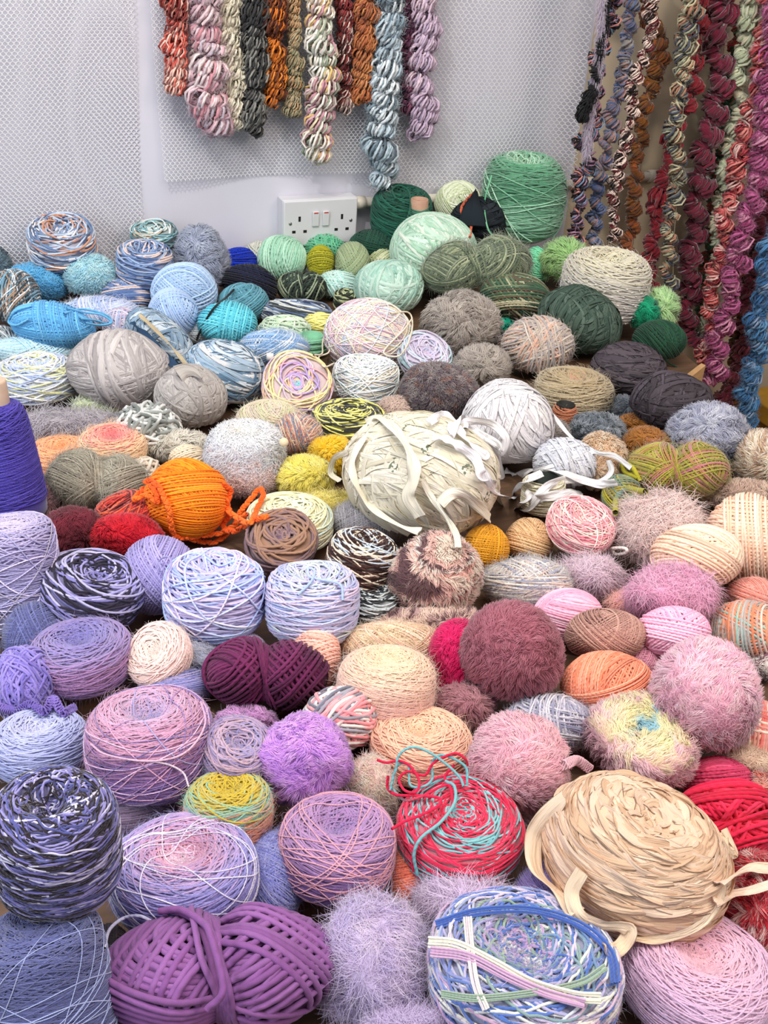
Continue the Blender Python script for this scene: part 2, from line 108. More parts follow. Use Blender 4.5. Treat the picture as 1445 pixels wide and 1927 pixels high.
('R','fabric_strip_ball',(0.2528,-0.8141,0.8139),(-0.42,0.021,-0.716),(0.0552,0.048,0.0418),0.746,'453e44 504850 3a3438','s',{'sw': 15, 'g': 7},'charcoal fabric strip ball, the nearer of the two, behind the silver grey fur','fabric strip balls on the table'),
('T','yarn_cone',(0.1183,-0.7544,0.7767),(-0.1,0,-0.602),(0.0189,0.0189,0.0239),0.756,'b06a4c c47c5a','s',{'sw': 3, 'tube': '20201c', 'tw': 34},'copper thread cone with a black hollow core','yarn cones on the table'),
('F','fur_yarn_ball',(0.1406,-0.8055,0.7805),(-0.464,-0.147,-0.565),(0.0399,0.0335,0.0281),0.739,'34383e 5c646c 1e2226 7a8088','r',{'fl': 11},'dark slate frosted fur ball right of the copper cone','fur yarn balls on the table'),
('F','fur_yarn_ball',(0.2313,-0.7366,0.7713),(-0.438,-0.153,-0.589),(0.0259,0.0225,0.0196),0.785,'24282e 44484e','r',{'fl': 9},'small dark grey fur ball under the farther charcoal fabric ball','fur yarn balls on the table'),
('F','fur_yarn_ball',(0.0804,-0.796,0.7762),(-0.474,-0.13,-0.53),(0.022,0.0238,0.0257),0.733,'6a6460 8a8480 4a4442','r',{'fl': 9, 'cu': 1},'small grey-brown tweed fur ball behind the small cool white jersey ball','fur yarn balls on the table'),
('F','fur_yarn_ball',(0.2247,-0.7931,0.7723),(-0.452,-0.164,-0.602),(0.0365,0.0266,0.019),0.761,'7c4a1c 8e5824 6a3c14','r',{'fl': 9},'chestnut brown fur ball, the farther of the two brown ones','fur yarn balls on the table'),
('F','fur_yarn_ball',(0.1895,-0.8563,0.7777),(-0.47,-0.17,-0.605),(0.035,0.0298,0.0255),0.728,'7c4a1c 8e5824 6a3c14','r',{'fl': 9},'chestnut brown fur ball, the nearer one touching the olive hank','fur yarn balls on the table'),
('F','fur_yarn_ball',(0.0906,-0.8936,0.7887),(-0.492,-0.154,-0.566),(0.0346,0.0363,0.0381),0.693,'e4c09c f2d8bc d0a47c','r',{'fl': 9},'honey beige fur ball right of the small cool white jersey ball','fur yarn balls on the table'),
('F','fur_yarn_ball',(0.2615,-0.8906,0.7978),(-0.453,-0.193,-0.656),(0.0556,0.0503,0.0455),0.722,'a0a2b2 c0c2ce 84869a 74768a','r',{'fl': 14},'silver grey frosted fur ball in front of the nearer charcoal fabric ball','fur yarn balls on the table'),
('F','fur_yarn_ball',(0.2982,-0.9581,0.792),(-0.467,-0.22,-0.695),(0.0337,0.0377,0.0422),0.703,'ecdcc4 c8a884 8a6a58 f4ece0','b',{'fl': 14},'cream and brown patchy fur ball at the right edge beside the silver grey fur','fur yarn balls on the table'),
('F','fur_yarn_ball',(0.2339,-1.0012,0.7756),(-0.502,-0.221,-0.674),(0.0509,0.0285,0.0204),0.679,'a08474 c4a894 6a5048','b',{'fl': 10},'brown and taupe fur ball lying low behind the big peach ball','fur yarn balls on the table'),
('H','mohair_skein',(0.1682,-0.9493,0.7938),(-0.486,-0.157,-0.643),(0.0656,0.0536,0.0383),0.683,'a09a28 b4a838 8c8a24 b07a48 c86a80 a89c34','v',{'sw': 3, 'hl': 400},'olive green hand-dyed hank with pink and rust bands behind the blush fur','yarn skeins on the table'),
('B','yarn_ball',(0.0799,-0.9638,0.7772),(-0.523,-0.17,-0.58),(0.0233,0.0249,0.0267),0.666,'a8a23c 6a8478 8c7a48 b8ac30','v',{'sw': 4},'olive and teal knotted end of yarn left of the olive hand-dyed hank','yarn balls on the table'),
('C','yarn_cake',(-0.0308,-1.0415,0.8028),(0.199,0.171,-0.606),(0.0396,0.0396,0.0198),0.609,'e89aa4 e0808e f4d4c8 f4ecdc eaa0a4','r',{'sw': 3, 'xh': 16},'rose pink and cream netted yarn cake right of the small tan ball','yarn cakes on the table'),
('B','yarn_ball',(-0.139,-1.018,0.7787),(-0.588,-0.109,-0.466),(0.0266,0.0272,0.0279),0.606,'e09a1c eaa42c d48e14','s',{'sw': 3, 'g': 7},'mustard yellow yarn ball right of the animal-striped fur ball','yarn balls on the table'),
('B','yarn_ball',(-0.0816,-1.0168,0.7781),(-0.575,-0.131,-0.502),(0.0271,0.0271,0.0271),0.616,'d8ae7c e2bc8e cca070','s',{'sw': 3.2, 'g': 7},'tan yarn ball next to the mustard yellow one','yarn balls on the table'),
('L','long_fur_yarn_ball',(0.0504,-1.078,0.8026),(-0.551,-0.194,-0.605),(0.0578,0.0578,0.0487),0.609,'f6d8d0 f0c8c4 fae6e0 e4bcb8','r',{'fl': 40},'blush beige long-haired fluffy ball behind the peach balls','long-haired yarn balls on the table'),
('B','yarn_ball',(0.1417,-1.1195,0.8007),(-0.543,-0.236,-0.671),(0.0457,0.048,0.0505),0.609,'fbd6bc fcdfc8 f6c8aa','s',{'sw': 5.5, 'g': 8},'large peach chunky yarn ball at the right edge','yarn balls on the table'),
('B','yarn_ball',(0.0458,-1.1514,0.8165),(-0.569,-0.218,-0.631),(0.0477,0.0409,0.0351),0.575,'fcdcc0 fde6d0 f8d0b4','s',{'sw': 5.5, 'g': 8},'peach cream chunky ball left of the large peach one','yarn balls on the table'),
('L','long_fur_yarn_ball',(-0.0582,-1.1052,0.7813),(-0.604,-0.166,-0.544),(0.038,0.0368,0.0263),0.585,'d8b8c8 cdaec2 e4c8d4','r',{'fl': 28},'dusty lilac long-haired fluff below the rose and cream cake','long-haired yarn balls on the table'),
('M','mohair_ball',(-0.1309,-1.0979,0.783),(-0.618,-0.134,-0.496),(0.0477,0.0386,0.0276),0.574,'d4ccc4 b0aab4 e8e2d8 8e92a8 c8b4a8','r',{'sw': 4, 'wv': 1, 'hl': 900, 'g': 9},'grey, white and blue tweed mohair ball above the mauve fur','mohair balls on the table'),
('L','long_fur_yarn_ball',(-0.0128,-1.1886,0.8062),(-0.609,-0.213,-0.605),(0.0492,0.048,0.0343),0.553,'f4a8cc f8b8d4 e898bc','r',{'fl': 28},'candy pink long-haired ball below the peach cream chunky ball','long-haired yarn balls on the table'),
('L','mohair_heap',(-0.0397,-1.1546,0.7726),(-0.627,-0.191,-0.569),(0.0257,0.0257,0.0188),0.571,'f8a89c f4b4a8','r',{'fl': 18},'coral pink fluff between the two candy pink balls','mohair heaps on the table'),
('M','mohair_ball',(0.0949,-1.1939,0.784),(-0.596,-0.253,-0.665),(0.0259,0.0218,0.0184),0.576,'f49a8c f4aa9c e88878','s',{'sw': 3, 'hl': 500},'coral mohair ball at the right edge below the large peach ball','mohair balls on the table'),
('B','yarn_ball',(-0.1151,-1.1612,0.7813),(-0.645,-0.161,-0.525),(0.0364,0.0324,0.0287),0.552,'f8b4cc fac4d8 f4a4c0','s',{'sw': 5, 'g': 6},'baby pink yarn ball between the mauve fur and the taupe ball','yarn balls on the table'),
('B','yarn_ball',(-0.1123,-1.2204,0.8006),(-0.658,-0.184,-0.549),(0.0393,0.0314,0.0252),0.524,'b88a7c c69a8c a87a70','s',{'sw': 3.4, 'g': 13},'taupe brown cotton ball above the coral orange ball','yarn balls on the table'),
('B','yarn_ball',(-0.0498,-1.2436,0.8081),(-0.644,-0.221,-0.6),(0.0356,0.0305,0.0262),0.524,'fab4d0 fcc4dc f4a4c6','s',{'sw': 5, 'g': 6},'baby pink yarn ball above the big pink fur ball','yarn balls on the table'),
('M','mohair_ball',(0.0486,-1.2406,0.7827),(-0.631,-0.258,-0.652),(0.0384,0.0338,0.0297),0.549,'e8845c 9cc0b0 e8c8b8 c8a89c f0946c b0b8b4','r',{'sw': 5, 'hl': 300, 'g': 12},'orange, mint and beige multicoloured ball at the right edge','mohair balls on the table'),
('B','yarn_ball',(-0.0435,-1.3759,0.7842),(-0.731,-0.289,-0.636),(0.0263,0.0308,0.0359),0.479,'e8746c f0c8a0 f4e4d0 e0988c','r',{'sw': 6, 'g': 5},'salmon and cream striped ball at the right edge behind the big pink fur ball','yarn balls on the table'),
('B','yarn_ball',(-0.0858,-1.2324,0.7733),(-0.677,-0.201,-0.564),(0.0319,0.026,0.0186),0.531,'c07890 d090a4','s',{'sw': 3},'dusky rose ball hidden under the taupe and baby pink balls','yarn balls on the table'),
('B','yarn_ball',(-0.1479,-1.2805,0.8003),(-0.703,-0.192,-0.544),(0.0425,0.0352,0.0291),0.494,'fc9a78 fda888 f68a66','s',{'sw': 4, 'g': 8},'coral orange cotton ball below the taupe ball','yarn balls on the table'),
('F','fur_yarn_ball',(-0.0971,-1.3518,0.8336),(-0.697,-0.251,-0.612),(0.0493,0.0493,0.0493),0.465,'fcb8cc ffccdc f4acc8 ffd4dc','r',{'fl': 17},'big candy pink fur ball above the beige cloth ball, largest of the pink furs','fur yarn balls on the table'),
('F','fur_yarn_cake',(-0.1619,-1.36,0.8057),(-0.017,0,-0.762),(0.049,0.049,0.0245),0.458,'7cbce0 90c8dc fff0b0 ffe4bc ffc8d0 fcbcd0 f8b4d0 f0b0d4','p',{'fl': 18, 'cake': 1},'pastel fur cake, yellow and pink with a pale blue centre','fur yarn balls on the table'),
('F','fur_yarn_ball',(-0.2867,-1.3594,0.8187),(-0.788,-0.144,-0.473),(0.0411,0.0418,0.0424),0.433,'ffb8c4 ffccd2 f8acc0 fcbccc','r',{'fl': 17},'dusty pink fur ball right of the red and teal tangle','fur yarn balls on the table'),
('F','fur_yarn_ball',(-0.2239,-1.2344,0.8193),(-0.685,-0.133,-0.48),(0.0489,0.0489,0.0489),0.494,'804450 905460 703844','r',{'fl': 11},'large mauve fur ball right of the peach mohair cake','fur yarn balls on the table'),
('F','fur_yarn_ball',(-0.2598,-1.1935,0.7883),(-0.696,-0.1,-0.438),(0.0282,0.0335,0.0399),0.512,'e01a5c e82a6a d00f50','r',{'fl': 9},'hot pink fleece ball tucked behind the mauve fur ball','fur yarn balls on the table'),
('F','fur_yarn_ball',(-0.2747,-1.2412,0.7755),(-0.739,-0.106,-0.44),(0.0306,0.0264,0.0227),0.494,'8e5c64 a06e74 7e4e58','r',{'fl': 15},'dusky mauve fluff under the large mauve fur ball','fur yarn balls on the table'),
('C','yarn_cake',(-0.3435,-1.2159,0.7945),(-0.262,0,-0.436),(0.0462,0.0462,0.0326),0.487,'fbd8b0 f8d2b0 f2c8b4 ecc0b8 e8bcb8','p',{'sw': 2.2, 'hl': 700, 'ho': 0.05},'pale apricot mohair cake left of the large mauve fur ball','yarn cakes on the table'),
('M','mohair_ball',(-0.3046,-1.1449,0.779),(-0.687,-0.061,-0.392),(0.0526,0.0331,0.0237),0.526,'e8c09c d8a890 f0d4b8 c8b088','r',{'sw': 3, 'wv': 1, 'hl': 700},'tangled apricot and straw mohair ball behind the pale apricot cake','mohair balls on the table'),
('B','yarn_ball',(-0.3856,-1.1417,0.7829),(-0.7,-0.013,-0.335),(0.0246,0.0286,0.0333),0.512,'f8bcaa facabb f2ae9c','s',{'sw': 4, 'g': 6},'blush pink cotton ball right of the burgundy skein','yarn balls on the table'),
('B','yarn_ball',(-0.4455,-1.087,0.7686),(-0.689,0.032,-0.279),(0.0253,0.02,0.0158),0.527,'d4c4e0 e2d4ea','s',{'sw': 4, 'g': 5},'pale lilac ball peeping over the burgundy skein','yarn balls on the table'),
('H','yarn_skein',(-0.4403,-1.1579,0.7898),(-0.717,0.058,-0.334),(0.0568,0.0456,0.0326),0.494,'5c1644 681c4c 4e123a','s',{'sw': 6.5},'burgundy cotton skein tied at its waist below the two pale blue cakes','yarn skeins on the table'),
('C','yarn_cake',(-0.4618,-1.0505,0.8093),(-0.105,0.087,-0.232),(0.0501,0.0501,0.0386),0.527,'c8c4f0 b0bcf0 e0c8ec a0b4ec d4c8f0','v',{'sw': 5, 'xh': 14},'lilac and baby blue yarn cake, the left one of the pale blue pair','yarn cakes on the table'),
('C','yarn_cake',(-0.3728,-1.0928,0.8086),(-0.182,0,-0.34),(0.0479,0.0479,0.0363),0.526,'b4c4ec ccc0e8 d4e0d8 b0b8e8 dccce8','v',{'sw': 4.5},'icy blue, lilac and mint yarn cake above the burgundy skein, right of the lilac cake','yarn cakes on the table'),
('B','yarn_ball',(-0.5019,-0.9797,0.7929),(-0.62,0.069,-0.211),(0.0415,0.0417,0.042),0.553,'9f94cc aca2d6 9288c0','s',{'sw': 4, 'g': 7},'dusty lavender cotton ball behind the lilac and baby blue cake','yarn balls on the table'),
('C','yarn_cake',(-0.5715,-0.9947,0.8026),(0.005,0.244,-0.085),(0.0532,0.0532,0.0266),0.532,'201c2c b8b4d8 7c78b4 2a2438 9a94cc','r',{'sw': 5},'black and lavender striped yarn cake in front of the maroon fur','yarn cakes on the table'),
('C','yarn_cake',(-0.5956,-1.0813,0.7901),(-0.157,0,-0.065),(0.0477,0.0477,0.0261),0.497,'6a64a8 7c74b8 9080b8 a878ac 8c6ca8 7c68a8','p',{'sw': 3.5, 'hl': 400},'violet mohair cake with a blue-violet hollow, next to the pink cream cake','yarn cakes on the table'),
('C','yarn_cake',(-0.5281,-1.1073,0.7956),(0.475,-0.393,-0.35),(0.0323,0.0323,0.0161),0.497,'f4ccc4 f8dcd0 fae4d8 f0ccc8','v',{'sw': 3, 'hl': 400},'blush and cream mohair cake between the violet cake and the burgundy skein','yarn cakes on the table'),
('M','mohair_ball',(-0.6343,-1.0252,0.7821),(-0.666,0.148,-0.131),(0.0283,0.03,0.0319),0.514,'565c98 6a70ac 484c80','r',{'sw': 3, 'hl': 400},'indigo mohair ball beneath the lavender grey cone at the left','mohair balls on the table'),
('B','textured_yarn_ball',(-0.6507,-1.1008,0.7905),(-0.709,0.164,-0.134),(0.0297,0.0306,0.0316),0.479,'8070c8 9282d4 7062b8','s',{'sw': 5, 'wv': 2, 'g': 8},'purple textured yarn ball at the left edge below the indigo mohair','yarn balls on the table'),
('C','yarn_cake',(-0.6454,-1.1781,0.7838),(-0.262,0,-0.003),(0.0406,0.0406,0.0231),0.451,'c8c8e8 b8bce8 a4ace0 8e98d0','p',{'sw': 3, 'hl': 120, 'wv': 1},'pale lavender blue cotton cake above the black and lavender tall cake','yarn cakes on the table'),
('C','yarn_cake',(-0.5634,-1.2494,0.8256),(-0.227,0,-0.135),(0.0507,0.0507,0.0364),0.426,'8c88bc c8a4c4 cc90b0 8c6098 6c5090 5c4484','p',{'sw': 3, 'hl': 600, 'xh': 22},'largest purple mohair cake with pink rim, left of the orchid fur','yarn cakes on the table'),
('C','yarn_cake',(-0.5013,-1.2806,0.8174),(0.089,0.174,-0.228),(0.032,0.032,0.0294),0.427,'7870a0 9488b4 c8a4b4 8878ac','v',{'sw': 4, 'hl': 400},'grey violet mohair cake half hidden behind the largest purple cake','yarn cakes on the table'),
('M','mohair_ball',(-0.5188,-1.1273,0.7718),(-0.724,0.075,-0.238),(0.0323,0.0243,0.0174),0.497,'8484c4 9c98cc a89cc8','r',{'sw': 3, 'hl': 500},'blue lavender mohair ball behind the largest purple cake','mohair balls on the table'),
('M','mohair_ball',(-0.5906,-1.27,0.7776),(-0.837,0.121,-0.227),(0.0405,0.0298,0.0213),0.426,'6a5474 80688a 94809c','r',{'sw': 3, 'hl': 700},'dusky purple mohair ball under the largest purple cake','mohair balls on the table'),
('F','fur_yarn_ball',(-0.4518,-1.3015,0.82),(-0.797,-0.001,-0.332),(0.0392,0.0377,0.0362),0.426,'dc98f4 e8b0fc c884ec','r',{'fl': 14},'bright orchid fur ball in the left centre','fur yarn balls on the table'),
('F','fur_yarn_ball',(-0.4688,-1.1898,0.7685),(-0.759,0.035,-0.29),(0.0289,0.0202,0.0145),0.482,'c084c4 cc94cc','r',{'fl': 12},'pinkish orchid fur ball below the burgundy skein','fur yarn balls on the table'),
('B','yarn_ball',(-0.3965,-1.2394,0.7936),(-0.757,-0.026,-0.354),(0.0332,0.0311,0.029),0.468,'9c98a4 f4f0e8 ee8c94 e8e4dc 6c6c7c f0a0a4','r',{'sw': 7, 'g': 6, 'wv': 1},'grey, white and pink striped chunky ball between the burgundy skein and the peach cake','yarn balls on the table'),
('C','yarn_cake',(-0.3376,-1.2825,0.7817),(-0.192,0,-0.486),(0.0451,0.0451,0.0225),0.465,'f8bc98 fbc8a8 f4ac94 f0a898','p',{'sw': 3, 'hl': 250, 'wv': 1},'peach pink yarn cake behind the red and teal tangle','yarn cakes on the table'),
('L','fringed_yarn_ball',(-0.3934,-1.3104,0.777),(-0.821,-0.047,-0.377),(0.0231,0.0231,0.0289),0.445,'e8dcc4 f4ecdc d8a8a8 e0c4a8 f0b8b8','r',{'fl': 14},'cream and pink slubby fringe ball right of the orchid fur','fringed yarn balls on the table'),
('C','yarn_cake',(-0.3556,-1.3969,0.8039),(0.052,-0,-0.554),(0.0488,0.0488,0.0244),0.410,'e0204c d81844 6cb0b8 e83058 84c0c4 d01440','r',{'sw': 4.4, 'ho': 0.1, 'wv': 0.5},'crimson and teal cotton cake with a loose tangle on top','yarn cakes on the table'),
('C','yarn_cake',(-0.5193,-1.3251,0.8096),(-0.192,0,-0.231),(0.0339,0.0339,0.0284),0.408,'d8c020 ccb028 d0b430 80c0b0 e08c70 c88070 a08c90 8c7c90','p',{'sw': 3.5, 'hl': 400},'mohair cake with an olive yellow centre and an orange rim','yarn cakes on the table'),
('C','yarn_cake',(-0.5646,-1.371,0.8112),(-0.157,0,-0.165),(0.0519,0.0519,0.0279),0.381,'e8e0f0 d894b0 c0a0d0 8c88cc 8480c8 7074bc 8088cc','p',{'sw': 3.5, 'hl': 900, 'xh': 16, 'xc': 'e4e2f4'},'large blue lavender mohair cake with a pink swirled top behind the purple skein','yarn cakes on the table'),
('M','mohair_ball',(-0.4972,-1.3721,0.7818),(-0.899,0.023,-0.323),(0.024,0.0286,0.0341),0.401,'7074c4 8c90d4 a8a8dc','r',{'sw': 3, 'hl': 700, 'g': 6},'periwinkle mohair ball between the large blue lavender cake and the mauve cake','mohair balls on the table'),
('C','yarn_cake',(-0.4499,-1.3783,0.8022),(-0.175,0,-0.383),(0.0445,0.0445,0.0298),0.401,'9078b4 a880b4 b488b8 8c68a4 7c60a0 8068a8','p',{'sw': 3.5, 'hl': 400, 'xh': 24, 'xc': 'e8a8b8'},'mauve purple cake criss-crossed with pink strands below the orchid fur','yarn cakes on the table'),
('M','mohair_ball',(-0.3977,-1.3981,0.7746),(-0.894,-0.072,-0.398),(0.0172,0.0214,0.0266),0.410,'fc7c60 fc8c70','s',{'sw': 3, 'hl': 400},'bright coral mohair ball between the mauve cake and the lilac fluff','mohair balls on the table'),
('L','long_fur_yarn_ball',(-0.4576,-1.4733,0.7958),(-0.97,-0.047,-0.379),(0.0436,0.0436,0.0473),0.364,'cbb8dc bca6d0 dccce6 a898c8','r',{'fl': 42},'big lilac long-haired ball right of the purple skein','long-haired yarn balls on the table'),
('L','long_fur_yarn_ball',(-0.374,-1.448,0.7869),(-0.92,-0.113,-0.429),(0.0391,0.0391,0.0293),0.391,'cdb4d4 bea4c8 dcc8e0','r',{'fl': 38},'mauve lilac long-haired ball below the crimson and teal cake','long-haired yarn balls on the table'),
('L','long_fur_yarn_ball',(-0.4543,-1.5203,0.7913),(-1.02,-0.069,-0.394),(0.0347,0.0219,0.0156),0.347,'c8b4dc b8a4cc','r',{'fl': 30},'lilac long-haired ball cut by the bottom edge, beside the blue striped mohair ball','long-haired yarn balls on the table'),
('C','yarn_cake',(-0.6457,-1.3932,0.9006),(-0.017,0,-0.003),(0.0394,0.0394,0.0451),0.334,'1c1420 8c86c4 c8c4e0 3a3a6c 6a64a8 1c1420 241a28 4c5094','r',{'sw': 4.6, 'wv': 0.9, 'ho': 0.38},'tall black, lavender and blue striped cake stacked on the dark indigo cone','yarn cakes on the table'),
('C','yarn_cone',(-0.6649,-1.4423,0.8167),(-0.436,0,0.041),(0.04,0.04,0.0538),0.334,'50568c 444a80 5c6298','s',{'sw': 2.5, 'hl': 100, 'xh': 26, 'xc': 'a8b4e0', 'p': 8, 'ho': 0},'dark indigo thread cone at the bottom left under the tall striped cake','yarn cones on the table'),
('B','yarn_ball',(-0.6303,-1.4172,0.7825),(-0.98,0.146,-0.251),(0.0215,0.0285,0.0377),0.359,'2a2228 342a30','s',{'sw': 2.5},'very dark brown yarn ball in the shadow left of the purple skein','yarn balls on the table'),
('H','yarn_skein',(-0.5588,-1.446,0.8017),(-0.972,0.017,-0.231),(0.0792,0.0552,0.0394),0.355,'84508e 8a5694 7e4a88','s',{'sw': 13},'big purple chunky skein tied at its waist at the bottom of the heap','yarn skeins on the table'),
('C','mohair_ball',(-0.3696,-1.5219,0.8049),(-0.192,0,-0.676),(0.0654,0.0654,0.0327),0.357,'4468b8 e8e8d8 c49cc0 3c5cac 8ca890 4468b8 d8c8dc','v',{'sw': 6, 'hl': 1200, 'wv': 1, 'ho': 0.3},'large mohair ball striped cobalt blue, white, pink and sage at the bottom','mohair balls on the table'),
('M','mohair_ball',(-0.3067,-1.4613,0.7796),(-0.908,-0.175,-0.478),(0.03,0.029,0.028),0.400,'7c68b0 8c78bc','s',{'sw': 2.5, 'hl': 500},'dusty violet fine mohair ball under the beige cloth ball','mohair balls on the table'),
('R','fabric_strip_ball',(-0.2554,-1.4751,0.8247),(-0.837,0.101,-0.895),(0.0696,0.0639,0.0586),0.391,'dab698 e2c2a8 d0aa8a','s',{'sw': 34, 'g': 10, 'swirl': 1},'huge beige torn cotton strip ball at the lower right','fabric strip balls on the table'),
('C','yarn_cake',(-0.2456,-1.5526,0.7861),(-0.157,0,-0.905),(0.054,0.054,0.027),0.372,'f0b8c4 e8b4c8 dcb4d4 c8acd4 dcb8d4','p',{'sw': 3.5, 'hl': 1200},'large pink lilac mohair cake at the bottom right corner','yarn cakes on the table'),
('H','yarn_skein',(-0.1421,-1.4493,0.7905),(-1.065,0.644,-1.704),(0.0323,0.043,0.043),0.430,'e01c44 cc1438 ec2c50','s',{'sw': 8},'bright crimson skein right of the beige cloth ball','yarn skeins on the table'),
('B','yarn_ball',(-0.1084,-1.4032,0.7774),(-0.78,-0.272,-0.598),(0.0298,0.0259,0.0225),0.458,'c83860 d4486c b82c54','s',{'sw': 5, 'g': 7},'raspberry pink ball above the bright crimson skein','yarn balls on the table'),
('F','fringed_yarn_ball',(-0.1716,-1.5244,0.7894),(-0.888,-0.309,-0.586),(0.0297,0.0359,0.0435),0.396,'a8141f c82838 701018 e8c8c0','r',{'fl': 18},'dark red tinsel fringe ball at the right edge under two beige cloth strips','fringed yarn balls on the table'),
('F','fringed_yarn_ball',(-0.0913,-1.4438,0.777),(-0.8,-0.304,-0.619),(0.0111,0.0193,0.0334),0.445,'c85040 f0d8c8 982820 d89080','r',{'fl': 14},'red and cream curly fringe ball at the right edge beside the crimson skein','fringed yarn balls on the table'),
('M','mohair_ball',(-0.2132,-1.2947,0.781),(-0.749,-0.162,-0.499),(0.041,0.0329,0.0265),0.482,'8c8ca8 b4b0c4 d4d0d8','r',{'sw': 4, 'hl': 500, 'wv': 1},'silvery blue grey mohair ball behind the dusty pink fur ball','mohair balls on the table'),
('L','mohair_heap',(-0.0764,-1.3945,0.7851),(-0.755,-0.284,-0.62),(0.0256,0.0228,0.0163),0.465,'e4c4a8 dcb498','r',{'fl': 18},'beige wispy fluff behind the raspberry pink ball','mohair heaps on the table'),
('F','fluffy_yarn_ball',(0.0487,-1.278,0.7672),(-0.66,-0.276,-0.659),(0.0162,0.0162,0.0162),0.539,'e8dcd4 5a3a44 d8c8c0','b',{'fl': 12},'cream and plum fluff at the right edge beside the big candy pink fur','fluffy yarn balls on the table'),
('M','mohair_ball',(-0.2934,-1.3697,0.7732),(-0.835,-0.141,-0.463),(0.0286,0.0238,0.0198),0.440,'d8c0c4 98a0a4 c8b0b4','r',{'sw': 6, 'hl': 300},'grey pink mohair ball right of the crimson and teal cake','mohair balls on the table'),
('C','yarn_cone',(-0.6401,-0.9639,0.8148),(-0.227,-0,-0.008),(0.0433,0.0433,0.0555),0.529,'c8bcd8 a8a0cc 9490bc 8c8498','p',{'sw': 3.5, 'xh': 20, 'p': 8, 'ho': 0},'lavender grey wound cone carrying the violet cone at the left','yarn cones on the table'),
('T','yarn_cone',(-0.632,-0.7876,0.844),(-0.136,-0,-0.014),(0.0444,0.0444,0.0711),0.592,'4438a0 5044ac 3a3090','s',{'sw': 2.5, 'tube': 'c8b09a', 'tw': 50, 'tp': 1, 'cone': 1},'tall deep violet thread cone with a tan cardboard tip at the left edge','yarn cones on the table'),
('L','mohair_heap',(-0.4914,-1.0968,0.7723),(-0.7,0.06,-0.249),(0.0308,0.0252,0.018),0.514,'8c90a8 a8a8b8','r',{'fl': 14},'small blue grey fluff in the gap beside the burgundy skein','mohair heaps on the table'),
('M','mohair_ball',(-0.4836,-1.2727,0.7792),(-0.814,0.032,-0.302),(0.0266,0.0277,0.0288),0.443,'9484b0 b4a0c4','r',{'sw': 3, 'hl': 400},'violet grey mohair ball behind the olive-centred cake','mohair balls on the table'),
]
